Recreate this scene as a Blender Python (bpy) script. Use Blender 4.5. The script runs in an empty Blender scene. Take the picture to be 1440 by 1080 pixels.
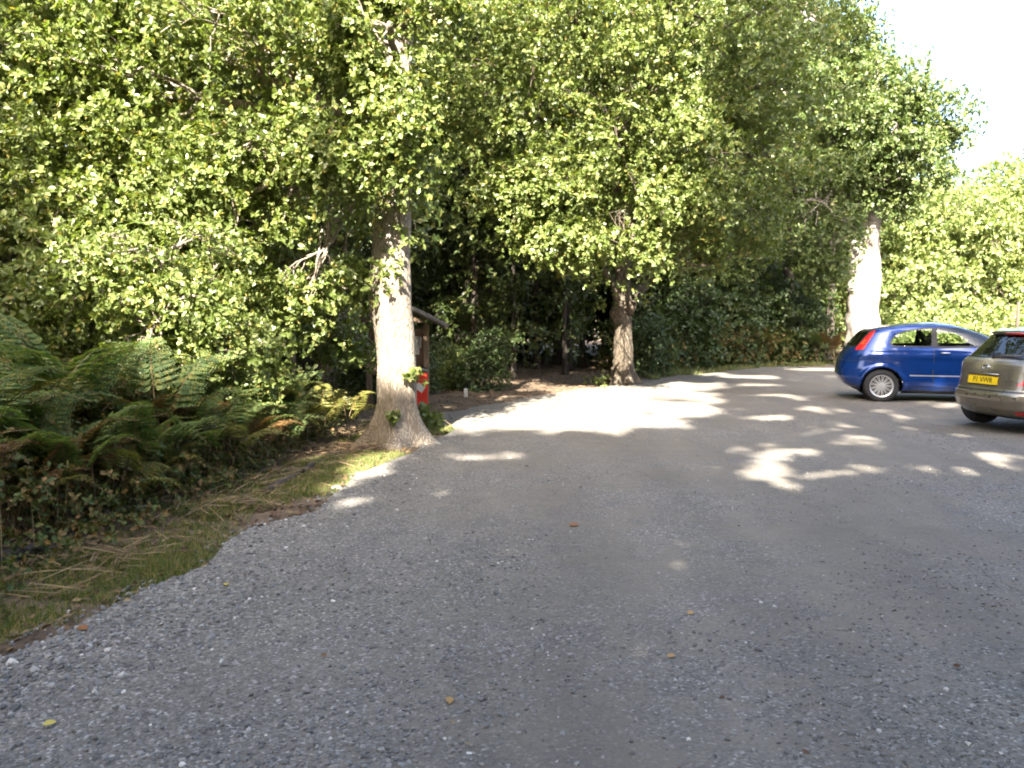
import bpy, bmesh, math, random
import numpy as np
from mathutils import Vector, Matrix, Euler
from mathutils.geometry import delaunay_2d_cdt

rad = math.radians
scene = bpy.context.scene
COL = scene.collection
rng = np.random.default_rng(7)
random.seed(7)

# ------------------------------------------------------------------ camera
CAM_Z, FPX, PITCH = 1.6, 1130.0, rad(4.8)
cam = bpy.data.cameras.new('camera')
cam.sensor_width = 36.0
cam.lens = 36.0 * FPX / 1440.0
cam.clip_start, cam.clip_end = 0.05, 2000
cam_ob = bpy.data.objects.new('camera', cam)
cam_ob.location = (0, 0, CAM_Z)
cam_ob.rotation_euler = (rad(90) - PITCH, 0, 0)
COL.objects.link(cam_ob)
scene.camera = cam_ob


def ray(px, py):
    a, b = (px - 720) / FPX, -(py - 540) / FPX
    c, s = math.cos(PITCH), math.sin(PITCH)
    return np.array([a, c + b * s, b * c - s])


def gp(px, py, z=0.0):
    d = ray(px, py)
    t = (z - CAM_Z) / d[2]
    return np.array([d[0] * t, d[1] * t])


def at(px, py, Y):
    d = ray(px, py)
    t = Y / d[1]
    return np.array([d[0] * t, Y, CAM_Z + d[2] * t])


# ------------------------------------------------------------------ light
SUN_EL, SUN_LEFT = rad(38), rad(10)          # behind the camera, a little to its left
TO_SUN = np.array([-math.sin(SUN_LEFT) * math.cos(SUN_EL), -math.cos(SUN_LEFT) * math.cos(SUN_EL), math.sin(SUN_EL)])
sl = bpy.data.lights.new('sun', 'SUN')
sl.energy, sl.angle, sl.color = 5.0, rad(0.53), (1.0, 0.93, 0.80)
so = bpy.data.objects.new('sun', sl)
so.rotation_euler = Vector(TO_SUN).to_track_quat('Z', 'Y').to_euler()
so.location = (-10, -40, 40)
COL.objects.link(so)
world = bpy.data.worlds.new('World')
scene.world = world
world.use_nodes = True
wn = world.node_tree.nodes
sky = wn.new('ShaderNodeTexSky')
sky.sky_type = 'NISHITA'
sky.sun_disc = False
sky.sun_elevation = SUN_EL
sky.sun_rotation = math.atan2(TO_SUN[0], TO_SUN[1])
sky.air_density, sky.dust_density, sky.ozone_density = 1.0, 6.0, 1.0
bg = wn['Background']
bg.inputs[1].default_value = 0.10
world.node_tree.links.new(sky.outputs[0], bg.inputs[0])
scene.view_settings.view_transform = 'Standard'
scene.view_settings.look = 'None'
scene.view_settings.exposure = 3.22
scene.view_settings.gamma = 1.0
scene.cycles.use_denoising = True
scene.cycles.max_bounces = 6
scene.cycles.diffuse_bounces = 4
scene.cycles.glossy_bounces = 3
scene.cycles.transmission_bounces = 4
scene.cycles.transparent_max_bounces = 8
scene.cycles.sample_clamp_indirect = 6
scene.cycles.filter_width = 1.9


# ------------------------------------------------------------------ materials
def new_mat(name):
    m = bpy.data.materials.new(name)
    m.use_nodes = True
    nt = m.node_tree
    return m, nt, nt.nodes, nt.links, nt.nodes['Principled BSDF']


def ramp(nodes, stops):
    r = nodes.new('ShaderNodeValToRGB')
    e = r.color_ramp.elements
    while len(e) < len(stops):
        e.new(0.5)
    for el, (p, c) in zip(e, stops):
        el.position = p
        el.color = (*c, 1)
    return r


def leaf_mat(name, stops, trans=0.35, rough=0.42, spec=0.5):
    m, nt, N, L, p = new_mat(name)
    g = N.new('ShaderNodeNewGeometry')
    r = ramp(N, stops)
    L.new(g.outputs['Random Per Island'], r.inputs[0])
    L.new(r.outputs[0], p.inputs['Base Color'])
    p.inputs['Roughness'].default_value = rough
    p.inputs['Specular IOR Level'].default_value = spec
    t = N.new('ShaderNodeBsdfTranslucent')
    mul = N.new('ShaderNodeMix')
    mul.data_type = 'RGBA'
    mul.blend_type = 'MULTIPLY'
    mul.inputs[0].default_value = 1.0
    L.new(r.outputs[0], mul.inputs[6])
    mul.inputs[7].default_value = (1.5, 1.6, 0.55, 1)
    L.new(mul.outputs[2], t.inputs[0])
    mx = N.new('ShaderNodeMixShader')
    mx.inputs[0].default_value = trans
    L.new(p.outputs[0], mx.inputs[1])
    L.new(t.outputs[0], mx.inputs[2])
    L.new(mx.outputs[0], N['Material Output'].inputs[0])
    return m


def noise_mat(name, stops, scale=8, rough=0.85, bump=0.3, stretch=(1, 1, 1), detail=6, bump_dist=0.02, metallic=0.0):
    m, nt, N, L, p = new_mat(name)
    g = N.new('ShaderNodeTexCoord')
    mp = N.new('ShaderNodeMapping')
    mp.inputs['Scale'].default_value = stretch
    L.new(g.outputs['Object'], mp.inputs[0])
    n = N.new('ShaderNodeTexNoise')
    n.inputs['Scale'].default_value = scale
    n.inputs['Detail'].default_value = detail
    n.inputs['Roughness'].default_value = 0.62
    L.new(mp.outputs[0], n.inputs['Vector'])
    r = ramp(N, stops)
    L.new(n.outputs['Fac'], r.inputs[0])
    L.new(r.outputs[0], p.inputs['Base Color'])
    p.inputs['Roughness'].default_value = rough
    p.inputs['Metallic'].default_value = metallic
    if bump:
        b = N.new('ShaderNodeBump')
        b.inputs['Strength'].default_value = bump
        b.inputs['Distance'].default_value = bump_dist
        L.new(n.outputs['Fac'], b.inputs['Height'])
        L.new(b.outputs[0], p.inputs['Normal'])
    return m


def island_mat(name, stops, rough=0.8):
    m, nt, N, L, p = new_mat(name)
    g = N.new('ShaderNodeNewGeometry')
    r = ramp(N, stops)
    L.new(g.outputs['Random Per Island'], r.inputs[0])
    L.new(r.outputs[0], p.inputs['Base Color'])
    p.inputs['Roughness'].default_value = rough
    return m


def flat_mat(name, col, rough=0.5, metallic=0.0, coat=0.0, spec=0.5):
    """plain manufactured surface with a little grime in colour and gloss"""
    m, nt, N, L, p = new_mat(name)
    tc = N.new('ShaderNodeTexCoord')
    n = N.new('ShaderNodeTexNoise')
    n.inputs['Scale'].default_value = 5
    n.inputs['Detail'].default_value = 8
    L.new(tc.outputs['Object'], n.inputs['Vector'])
    c = np.array(col)
    r = ramp(N, [(0.3, tuple(c * 0.88)), (0.7, tuple(np.minimum(c * 1.1, 1)))])
    L.new(n.outputs['Fac'], r.inputs[0])
    L.new(r.outputs[0], p.inputs['Base Color'])
    mr = N.new('ShaderNodeMapRange')
    mr.inputs['To Min'].default_value = max(rough - 0.06, 0.02)
    mr.inputs['To Max'].default_value = min(rough + 0.08, 1)
    L.new(n.outputs['Fac'], mr.inputs[0])
    L.new(mr.outputs[0], p.inputs['Roughness'])
    p.inputs['Metallic'].default_value = metallic
    p.inputs['Coat Weight'].default_value = coat
    p.inputs['Coat Roughness'].default_value = 0.04
    p.inputs['Specular IOR Level'].default_value = spec
    return m


def glass_mat(name, tint, refl=0.12):
    m, nt, N, L, p = new_mat(name)
    N.remove(p)
    t = N.new('ShaderNodeBsdfTransparent')
    t.inputs[0].default_value = (*tint, 1)
    g = N.new('ShaderNodeBsdfGlossy')
    g.inputs['Roughness'].default_value = 0.02
    f = N.new('ShaderNodeFresnel')
    f.inputs[0].default_value = 1.5
    a = N.new('ShaderNodeMath')
    a.operation = 'ADD'
    a.inputs[1].default_value = refl * 0.4
    L.new(f.outputs[0], a.inputs[0])
    mx = N.new('ShaderNodeMixShader')
    L.new(a.outputs[0], mx.inputs[0])
    L.new(t.outputs[0], mx.inputs[1])
    L.new(g.outputs[0], mx.inputs[2])
    L.new(mx.outputs[0], N['Material Output'].inputs[0])
    return m


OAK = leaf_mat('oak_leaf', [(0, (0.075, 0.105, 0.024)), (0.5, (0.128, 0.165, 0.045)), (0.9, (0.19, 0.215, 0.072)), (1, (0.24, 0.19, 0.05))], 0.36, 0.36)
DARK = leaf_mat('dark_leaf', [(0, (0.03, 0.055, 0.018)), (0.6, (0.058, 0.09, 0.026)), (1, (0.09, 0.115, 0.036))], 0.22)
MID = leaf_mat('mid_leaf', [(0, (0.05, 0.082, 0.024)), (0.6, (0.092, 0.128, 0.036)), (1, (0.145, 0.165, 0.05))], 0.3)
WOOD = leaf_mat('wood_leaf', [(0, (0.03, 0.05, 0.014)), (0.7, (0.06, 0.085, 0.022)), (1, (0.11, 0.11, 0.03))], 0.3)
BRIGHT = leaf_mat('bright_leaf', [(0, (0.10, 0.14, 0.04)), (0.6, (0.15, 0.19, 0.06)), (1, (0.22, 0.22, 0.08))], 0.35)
FERN = leaf_mat('fern_green', [(0, (0.07, 0.115, 0.045)), (0.6, (0.115, 0.165, 0.06)), (1, (0.19, 0.185, 0.055))], 0.38, 0.6, 0.25)
FERN_B = leaf_mat('fern_brown', [(0, (0.10, 0.055, 0.02)), (0.6, (0.16, 0.085, 0.035)), (1, (0.19, 0.13, 0.04))], 0.2)
FERN_Y = leaf_mat('fern_yellow', [(0, (0.10, 0.12, 0.03)), (0.6, (0.16, 0.16, 0.04)), (1, (0.2, 0.15, 0.04))], 0.3)
UNDER = leaf_mat('undergrowth_leaf', [(0, (0.035, 0.06, 0.018)), (0.45, (0.08, 0.105, 0.028)), (0.68, (0.13, 0.105, 0.035)), (1, (0.19, 0.11, 0.045))], 0.2, 0.6, 0.25)
GRASS = leaf_mat('grass_blade', [(0, (0.07, 0.12, 0.028)), (0.48, (0.12, 0.165, 0.045)), (0.7, (0.23, 0.195, 0.085)), (1, (0.32, 0.25, 0.12))], 0.25)
LITTER = island_mat('dead_leaf', [(0, (0.05, 0.026, 0.014)), (0.6, (0.11, 0.06, 0.03)), (0.9, (0.17, 0.11, 0.05)), (1, (0.25, 0.18, 0.07))])
STRAW = island_mat('dry_stalk', [(0, (0.08, 0.05, 0.03)), (0.5, (0.17, 0.11, 0.055)), (1, (0.3, 0.22, 0.12))])
STONE = island_mat('loose_stone', [(0, (0.07, 0.068, 0.066)), (0.45, (0.135, 0.132, 0.13)), (0.85, (0.21, 0.206, 0.2)), (0.975, (0.26, 0.255, 0.24)), (1, (0.55, 0.53, 0.5))], 0.75)


def bark_mat(name, dark, mid, pale, sc=1.0):
    m, nt, N, L, p = new_mat(name)
    tc = N.new('ShaderNodeTexCoord')
    mp = N.new('ShaderNodeMapping')
    mp.inputs['Scale'].default_value = (1, 1, 0.2)
    L.new(tc.outputs['Object'], mp.inputs[0])
    wob = N.new('ShaderNodeTexNoise')
    wob.inputs['Scale'].default_value = 7 * sc
    wob.inputs['Detail'].default_value = 5
    L.new(mp.outputs[0], wob.inputs['Vector'])
    ad = N.new('ShaderNodeMix')
    ad.data_type = 'VECTOR'
    ad.inputs[0].default_value = 0.10
    L.new(mp.outputs[0], ad.inputs[4])
    L.new(wob.outputs['Color'], ad.inputs[5])
    v = N.new('ShaderNodeTexVoronoi')
    v.feature = 'DISTANCE_TO_EDGE'
    v.inputs['Scale'].default_value = 42 * sc
    L.new(ad.outputs[1], v.inputs['Vector'])
    cr = ramp(N, [(0.0, (0, 0, 0)), (0.22, (1, 1, 1))])
    L.new(v.outputs['Distance'], cr.inputs[0])
    big = N.new('ShaderNodeTexNoise')
    big.inputs['Scale'].default_value = 2.2
    big.inputs['Detail'].default_value = 8
    big.inputs['Roughness'].default_value = 0.7
    L.new(tc.outputs['Object'], big.inputs['Vector'])
    pl = ramp(N, [(0.33, tuple(0.55 * np.array(mid))), (0.5, mid), (0.68, pale)])
    L.new(big.outputs['Fac'], pl.inputs[0])
    mx = N.new('ShaderNodeMix')
    mx.data_type = 'RGBA'
    L.new(cr.outputs[0], mx.inputs[0])
    mx.inputs[6].default_value = (*dark, 1)
    L.new(pl.outputs[0], mx.inputs[7])
    L.new(mx.outputs[2], p.inputs['Base Color'])
    p.inputs['Roughness'].default_value = 0.9
    p.inputs['Specular IOR Level'].default_value = 0.2
    h = N.new('ShaderNodeMath')
    h.operation = 'MULTIPLY_ADD'
    h.inputs[1].default_value = 0.6
    L.new(wob.outputs['Fac'], h.inputs[0])
    L.new(cr.outputs[0], h.inputs[2])
    b = N.new('ShaderNodeBump')
    b.inputs['Strength'].default_value = 0.9
    b.inputs['Distance'].default_value = 0.012
    L.new(h.outputs[0], b.inputs['Height'])
    L.new(b.outputs[0], p.inputs['Normal'])
    return m


BARK_SHADED = bark_mat('bark_shaded', (0.05, 0.04, 0.03), (0.14, 0.112, 0.082), (0.21, 0.18, 0.14))  # darker bark colour stands in for shade on the forked oak's trunk
BARK = bark_mat('bark', (0.17, 0.14, 0.11), (0.33, 0.28, 0.22), (0.44, 0.39, 0.32))
BARK_PALE = bark_mat('bark_pale', (0.18, 0.155, 0.135), (0.36, 0.315, 0.28), (0.47, 0.43, 0.39), 0.7)
BARK_DARK = noise_mat('bark_dark', [(0.3, (0.022, 0.017, 0.013)), (0.6, (0.06, 0.047, 0.036))], 6, 0.9, 0.8, (4, 4, 0.8), 6, 0.03)


# ------------------------------------------------------------------ object helpers
def mesh_obj(name, V, F, mat, parent=None, smooth=False, mats=None, mi=None):
    """V (n,3) array; F list of (m,k) int arrays"""
    me = bpy.data.meshes.new(name)
    V = np.ascontiguousarray(V, np.float32)
    if isinstance(F, np.ndarray):
        F = [F]
    F = [np.asarray(f, np.int32) for f in F if len(f)]
    me.vertices.add(len(V))
    me.vertices.foreach_set('co', V.ravel())
    li = np.concatenate([f.ravel() for f in F])
    tot = np.concatenate([np.full(len(f), f.shape[1], np.int32) for f in F])
    st = np.concatenate([[0], np.cumsum(tot)[:-1]]).astype(np.int32)
    me.loops.add(len(li))
    me.loops.foreach_set('vertex_index', li)
    me.polygons.add(len(tot))
    me.polygons.foreach_set('loop_start', st)
    for m in (mats or [mat]):
        me.materials.append(m)
    if mi is not None:
        me.polygons.foreach_set('material_index', np.asarray(mi, np.int32))
    me.polygons.foreach_set('use_smooth', np.full(len(tot), smooth))
    me.update(calc_edges=True)
    me.validate()
    o = bpy.data.objects.new(name, me)
    COL.objects.link(o)
    if parent:
        o.parent = parent
    return o


def thing(name, label, cat, loc=(0, 0, 0), rz=0, group=None):
    o = bpy.data.objects.new(name, None)
    o.empty_display_size = 0.3
    COL.objects.link(o)
    o.location = loc
    o.rotation_euler = (0, 0, rz)
    return tag(o, label, cat, group)


def tag(o, label=None, cat=None, group=None, kind=None):
    if label: o['label'] = label
    if cat: o['category'] = cat
    if group: o['group'] = group
    if kind: o['kind'] = kind
    return o


def dup(root, loc, rz=0, sc=1.0, label=None, group=None):
    r = root.copy()
    COL.objects.link(r)
    r.location = loc
    r.rotation_euler = (0, 0, rz)
    r.scale = (sc, sc, sc) if np.isscalar(sc) else sc
    if label: r['label'] = label
    if group: r['group'] = group
    for ch in list(root.children):
        c = ch.copy()
        COL.objects.link(c)
        c.parent = r
        for g in ch.children:
            d = g.copy()
            COL.objects.link(d)
            d.parent = c
    return r


class MB:
    """collects shapes; build() links them as one mesh"""
    def __init__(s):
        s.V, s.F, s.n = [], {}, 0

    def add(s, V, F):
        V = np.asarray(V, float)
        s.V.append(V)
        for f in F if isinstance(F, list) else [F]:
            f = np.asarray(f)
            s.F.setdefault(f.shape[1], []).append(f + s.n)
        s.n += len(V)
        return s

    def box(s, c, size, rot=None, bev=0.0):
        bm = bmesh.new()
        bmesh.ops.create_cube(bm, size=1)
        bmesh.ops.scale(bm, vec=size, verts=bm.verts)
        if bev:
            bmesh.ops.bevel(bm, geom=bm.edges[:], offset=bev, segments=2, affect='EDGES')
        if rot is not None:
            bmesh.ops.rotate(bm, cent=(0, 0, 0), matrix=Euler(rot).to_matrix(), verts=bm.verts)
        bm.verts.index_update()
        V = np.array([v.co[:] for v in bm.verts]) + np.array(c)
        fs = {}
        for f in bm.faces:
            fs.setdefault(len(f.verts), []).append([v.index for v in f.verts])
        bm.free()
        return s.add(V, [np.array(f) for f in fs.values()])

    def tube(s, pts, radii, k=8, cap=True, jitter=0.0, r=None):
        pts = np.asarray(pts, float)
        radii = np.broadcast_to(np.asarray(radii, float), (len(pts),))
        t = np.gradient(pts, axis=0)
        t /= np.linalg.norm(t, axis=1, keepdims=True) + 1e-9
        ref = np.where(np.abs(t[:, 2:3]) > 0.9, np.array([[1.0, 0, 0]]), np.array([[0, 0, 1.0]]))
        ref = np.broadcast_to(ref[:1], t.shape) if np.all(np.abs(t[:, 2]) > 0.5) or np.all(np.abs(t[:, 2]) < 0.95) and abs(t[0, 2]) <= 0.9 else ref
        a = np.cross(t, ref)
        a /= np.linalg.norm(a, axis=1, keepdims=True) + 1e-9
        b = np.cross(t, a)
        th = np.linspace(0, 2 * np.pi, k, endpoint=False)
        R = radii[:, None] * np.ones((1, k))
        if jitter:
            R = R * (1 + jitter * (r or rng).normal(size=R.shape))
        V = pts[:, None] + R[..., None] * (np.cos(th)[None, :, None] * a[:, None] + np.sin(th)[None, :, None] * b[:, None])
        n = len(pts)
        i, j = np.meshgrid(np.arange(n - 1), np.arange(k), indexing='ij')
        j2 = (j + 1) % k
        F = np.stack([i * k + j, i * k + j2, (i + 1) * k + j2, (i + 1) * k + j], -1).reshape(-1, 4)
        Fs = [F]
        if cap:
            Fs.append(np.arange(k)[::-1][None] + 0)
            Fs.append((np.arange(k) + (n - 1) * k)[None])
        return s.add(V.reshape(-1, 3), Fs)

    def lathe(s, prof, k=32, axis='y', c=(0, 0, 0)):
        """prof: (radius, along-axis) pairs"""
        prof = np.asarray(prof, float)
        th = np.linspace(0, 2 * np.pi, k, endpoint=False)
        r, h = prof[:, 0][:, None], np.broadcast_to(prof[:, 1][:, None], (len(prof), k))
        A, B = r * np.cos(th), r * np.sin(th)
        V = np.stack([A, h, B], -1) if axis == 'y' else np.stack([A, B, h], -1) if axis == 'z' else np.stack([h, A, B], -1)
        n = len(prof)
        i, j = np.meshgrid(np.arange(n - 1), np.arange(k), indexing='ij')
        j2 = (j + 1) % k
        F = np.stack([i * k + j, i * k + j2, (i + 1) * k + j2, (i + 1) * k + j], -1).reshape(-1, 4)
        return s.add(V.reshape(-1, 3) + np.array(c), F)

    def build(s, name, mat, parent=None, smooth=False):
        return mesh_obj(name, np.concatenate(s.V), [np.concatenate(f) for f in s.F.values()], mat, parent, smooth)


def unit(v):
    return v / (np.linalg.norm(v, axis=-1, keepdims=True) + 1e-9)


_ph = np.random.default_rng(3).uniform(0, 6.28, (24,))
_dr = unit(np.random.default_rng(4).normal(size=(24, 3)))


def vnoise(p, f):
    """cheap smooth noise, about -1..1"""
    v = np.zeros(p.shape[:-1])
    for i in range(24):
        v += np.sin(p @ _dr[i] * f * (0.6 + 0.05 * i) * 6.28 + _ph[i] * (i + 1))
    return v / 3.4


# ------------------------------------------------------------------ where the sun gets through
def poly_in(poly, x, y):
    inside = np.zeros(np.shape(x), bool)
    j = len(poly) - 1
    for i in range(len(poly)):
        xi, yi = poly[i]
        xj, yj = poly[j]
        c = ((yi > y) != (yj > y)) & (x < (xj - xi) * (y - yi) / (yj - yi + 1e-12) + xi)
        inside ^= c
        j = i
    return inside


GAPS = [np.array([gp(*q) for q in poly]) for poly in (
    [(630, 607), (690, 586), (750, 572), (830, 558), (895, 547), (945, 537), (1000, 534), (1030, 545), (1035, 556), (1020, 570), (1005, 588), (960, 606), (905, 600), (860, 613), (800, 606), (740, 614), (690, 610), (660, 613)],
    [(1030, 656), (1060, 649), (1110, 651), (1118, 664), (1152, 683), (1140, 699), (1108, 692), (1092, 676), (1074, 686), (1040, 672)],
    [(1350, 630), (1440, 640), (1440, 668), (1400, 660), (1360, 642)],
    [(440, 720), (480, 706), (530, 690), (520, 712), (480, 728), (450, 732)],
    [(430, 690), (480, 664), (540, 640), (600, 628), (600, 640), (550, 655), (500, 680), (450, 698)],
)]
for (cx, cy, rx, ry) in [(1060, 531, 45, 2.5), (1075, 541, 40, 2.5), (1085, 556, 42, 3), (1150, 520, 40, 3), (1010, 527, 30, 2), (1150, 578, 34, 5), (1228, 578, 20, 4), (1257, 587, 22, 5), (1275, 605, 20, 6), (1238, 617, 22, 4), (1306, 632, 20, 5),
                         (1420, 622, 14, 3), (1268, 568, 16, 4), (1190, 664, 22, 8), (930, 760, 22, 10), (1215, 735, 18, 7), (700, 638, 26, 6),
                         (645, 642, 26, 8), (610, 688, 20, 6), (1085, 590, 30, 5), (1130, 612, 22, 5), (1200, 600, 14, 4), (1350, 612, 16, 4), (890, 828, 14, 8),
                         (1180, 548, 30, 4), (1120, 560, 30, 4), (1325, 572, 30, 4), (1160, 636, 16, 4), (1060, 628, 14, 4), (640, 572, 22, 3), (690, 560, 26, 3), (760, 550, 24, 3)]:
    GAPS.append(np.array([gp(cx + rx * math.cos(t), cy + ry * math.sin(t)) for t in np.linspace(0, 6.28, 12, endpoint=False)]))


def lit(p, offset=0.0):
    """True where something at p would throw its shadow on a spot the photograph shows in the sun"""
    p = np.atleast_2d(p)
    g = (p - TO_SUN * (p[:, 2:3] / TO_SUN[2]))
    g[:, 2] = 0
    w1, w2 = vnoise(g, 0.55), vnoise(g + 7.7, 0.7)
    far = np.clip(g[:, 1] / 14, 0.35, 1.3)
    isl = (vnoise(g + 3.3, 0.5) + np.clip((g[:, 0] - 1.5) * 0.25, -0.6, 0.5)) > 1.35     # leafy islands of shade inside the big sunlit patch
    g = g[:, :2] + np.stack([w1, w2], 1) * (0.13 * far)[:, None] + rng.normal(size=(len(g), 2)) * (0.05 * far)[:, None]
    out = np.zeros(len(p), bool)
    for ip, poly in enumerate(GAPS):
        lo, hi = poly.min(0), poly.max(0)
        m = (g[:, 0] > lo[0]) & (g[:, 0] < hi[0]) & (g[:, 1] > lo[1]) & (g[:, 1] < hi[1])
        if m.any():
            hit = poly_in(poly, g[m, 0], g[m, 1])
            out[m] |= (hit & ~isl[m]) if ip == 0 else hit
    for (Y, x0, x1, z0, z1) in ((9.75, -1.78, -1.12, 0.75, 2.35), (26.5, 11.0, 12.4, 1.0, 4.6), (18.7, 2.3, 2.95, 0.5, 1.5), (18.7, 2.45, 2.95, 1.9, 2.3)):
        m = p[:, 1] < Y - 0.35
        q = p[:, :] + TO_SUN * ((Y - p[:, 1:2]) / TO_SUN[1])
        out |= m & (q[:, 0] > x0) & (q[:, 0] < x1) & (q[:, 2] > z0) & (q[:, 2] < z1)
    return out


_g = np.random.default_rng(99)
for _ in range(95):
    cx, cy = _g.uniform(960, 1460), _g.uniform(540, 672)
    k_ = 0.5 + (cy - 540) / 130
    GAPS.append(np.array([gp(cx + 15 * k_ * _g.uniform(0.7, 1.4) * math.cos(t), cy + 3.3 * k_ * _g.uniform(0.7, 1.3) * math.sin(t)) for t in np.linspace(0, 6.28, 9, endpoint=False)]))
# ------------------------------------------------------------------ foliage
LEAF6 = np.array([(0, 0, 0), (.24, .3, .06), (.3, .66, .03), (0, 1, -.08), (-.3, .66, .03), (-.24, .3, .06)])
LEAF6_F = np.array([(0, 1, 2, 3), (0, 3, 4, 5)])
LEAF4 = np.array([(0, 0, 0), (.32, .5, .07), (0, 1, -.06), (-.32, .5, .07)])
LEAF4_F = np.array([(0, 1, 2, 3)])


def leaf_mesh(pos, d, n, size, fine=True):
    T, F = (LEAF6, LEAF6_F) if fine else (LEAF4, LEAF4_F)
    d = unit(d)
    s = unit(np.cross(d, n))
    n = np.cross(s, d)
    size = np.broadcast_to(size, (len(pos),))[:, None, None]
    V = pos[:, None] + size * (T[None, :, 0:1] * s[:, None] + T[None, :, 1:2] * d[:, None] + T[None, :, 2:3] * n[:, None])
    Fs = (F[None] + (np.arange(len(pos)) * len(T))[:, None, None]).reshape(-1, 4)
    return V.reshape(-1, 3), Fs


def sprays(cent, rads, ntw, nlf, size, r, fine=True, droop=0.25, world=None, keep=None):
    """leafy twigs radiating from clump centres; world = offset of the tree for the sunlight test"""
    n = len(cent)
    C = np.repeat(cent, ntw, 0)
    R = np.repeat(np.broadcast_to(rads, (n,)), ntw)
    d = unit(r.normal(size=(len(C), 3)) * [1, 1, 0.6] + [0, -0.1, 0.12])
    o = C + d * (R * r.uniform(0.0, 0.45, len(C)))[:, None]
    if world is not None:
        k = ~lit(o + d * (R * 0.4)[:, None] + world)
        C, R, d, o = C[k], R[k], d[k], o[k]
    if keep is not None:
        k = keep(o)
        C, R, d, o = C[k], R[k], d[k], o[k]
    ln = R * r.uniform(0.4, 0.85, len(C))
    na = max(1, nlf // 3)                                   # a few leaves along the twig, the rest in a rosette at its tip
    t = np.concatenate([np.linspace(0.35, 0.8, na), np.full(nlf - na, 1.0)])[None] + r.normal(size=(len(C), nlf)) * 0.04
    P = o[:, None] + d[:, None] * (ln[:, None] * t)[..., None]
    P[..., 2] -= droop * ln[:, None] * t ** 2
    side = unit(np.cross(d, [0.05, 0, 1.0]))
    up = np.cross(side, d)
    ph = r.uniform(0, 6.28, (len(C), 1)) + np.arange(nlf)[None] * (6.28 / max(nlf - na, 1)) + r.normal(size=(len(C), nlf)) * 0.35
    rd = np.cos(ph)[..., None] * side[:, None] + np.sin(ph)[..., None] * up[:, None]
    D = d[:, None] * r.uniform(0.1, 0.9, ph.shape)[..., None] + rd * 0.85 + r.normal(size=P.shape) * 0.22 + [0, 0, -0.15]
    Nn = d[:, None] * 0.7 - rd * 0.2 + r.normal(size=P.shape) * 0.35 + [0, 0, 0.55]
    sz = size * r.uniform(0.5, 1.25, P.shape[:2])
    P, D, Nn, sz = P.reshape(-1, 3), D.reshape(-1, 3), Nn.reshape(-1, 3), sz.ravel()
    if world is not None:
        k = ~lit(P + world)
        P, D, Nn, sz = P[k], D[k], Nn[k], sz[k]
    return leaf_mesh(P, D, Nn, sz, fine)


def fill(blobs, r, gap=0.15, freq=0.55, base=None):
    """clump centres spread through ellipsoids with holes"""
    out = []
    for (c, rd, n) in blobs:
        k = int(n * 3.0)
        u = unit(r.normal(size=(k, 3))) * (r.uniform(0, 1, (k, 1)) ** 0.42)
        p = np.array(c) + u * np.array(rd)
        p = p[vnoise((p + np.array([3.1, 1.7, 0.4])) * [1, 1, 1.5], freq) > -0.45 + gap]
        if base is not None:
            p = p[~lit(p + np.array(base))]
        out.append(p[:n])
    return out


def branch(a, b, r0, r1, r, n=6, wig=0.12, sag=0.0):
    a, b = np.asarray(a, float), np.asarray(b, float)
    t = np.linspace(0, 1, n)[:, None]
    p = a + (b - a) * t
    L = np.linalg.norm(b - a)
    w = r.normal(size=(n, 3)) * wig * L * 0.25
    w[0] = 0
    p = p + w * np.sin(t * np.pi * 0.9)
    p[:, 2:3] += np.sin(t * np.pi) * L * (0.10 - sag)
    return p, r0 + (r1 - r0) * t[:, 0] ** 0.8


def trunk_mesh(mb, path, flare=0.0, k=40, seed=0, lobes=5, knots=()):
    """path: (x,y,z,r) rows; smooth tapered trunk with root flare and ridges"""
    path = np.asarray(path, float)
    zs = np.linspace(0, 1, 110)
    s = np.linspace(0, 1, len(path))
    P = np.stack([np.interp(zs, s, path[:, i]) for i in range(4)], 1)
    for _ in range(2):
        P[1:-1] = (P[:-2] + 2 * P[1:-1] + P[2:]) / 4
    h = P[:, 2] - P[0, 2]
    th = np.linspace(0, 2 * np.pi, k, endpoint=False)
    fl = np.exp(-h / 0.22)[:, None]
    ph = seed * 1.3
    R = P[:, 3:4] * (1 + 0.06 * np.sin(3 * th + ph + h[:, None] * 0.8) + 0.04 * np.sin(7 * th - ph + h[:, None] * 1.7) + 0.03 * np.sin(5 * h[:, None] * 2 + th * 2))
    for kz, kt, ka in knots:
        dt = np.angle(np.exp(1j * (th - kt)))
        R = R + ka * np.exp(-((h[:, None] - kz) / 0.16) ** 2 - (dt / 0.55) ** 2)
    R = R + 0.05 * P[:, 3:4] * vnoise(np.stack([np.cos(th) + 0 * h[:, None], np.sin(th) + 0 * h[:, None], h[:, None] * 0.9 + 0 * th], -1) + seed, 0.7)
    R = R + flare * fl * (0.65 + 0.5 * np.sin(lobes * th + ph) + 0.25 * np.sin(2 * th + ph * 2))
    V = np.stack([P[:, 0:1] + R * np.cos(th), P[:, 1:2] + R * np.sin(th), np.broadcast_to(P[:, 2:3], R.shape)], -1)
    n = len(P)
    i, j = np.meshgrid(np.arange(n - 1), np.arange(k), indexing='ij')
    j2 = (j + 1) % k
    F = np.stack([i * k + j, i * k + j2, (i + 1) * k + j2, (i + 1) * k + j], -1).reshape(-1, 4)
    mb.add(V.reshape(-1, 3), F)
    return P


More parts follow.
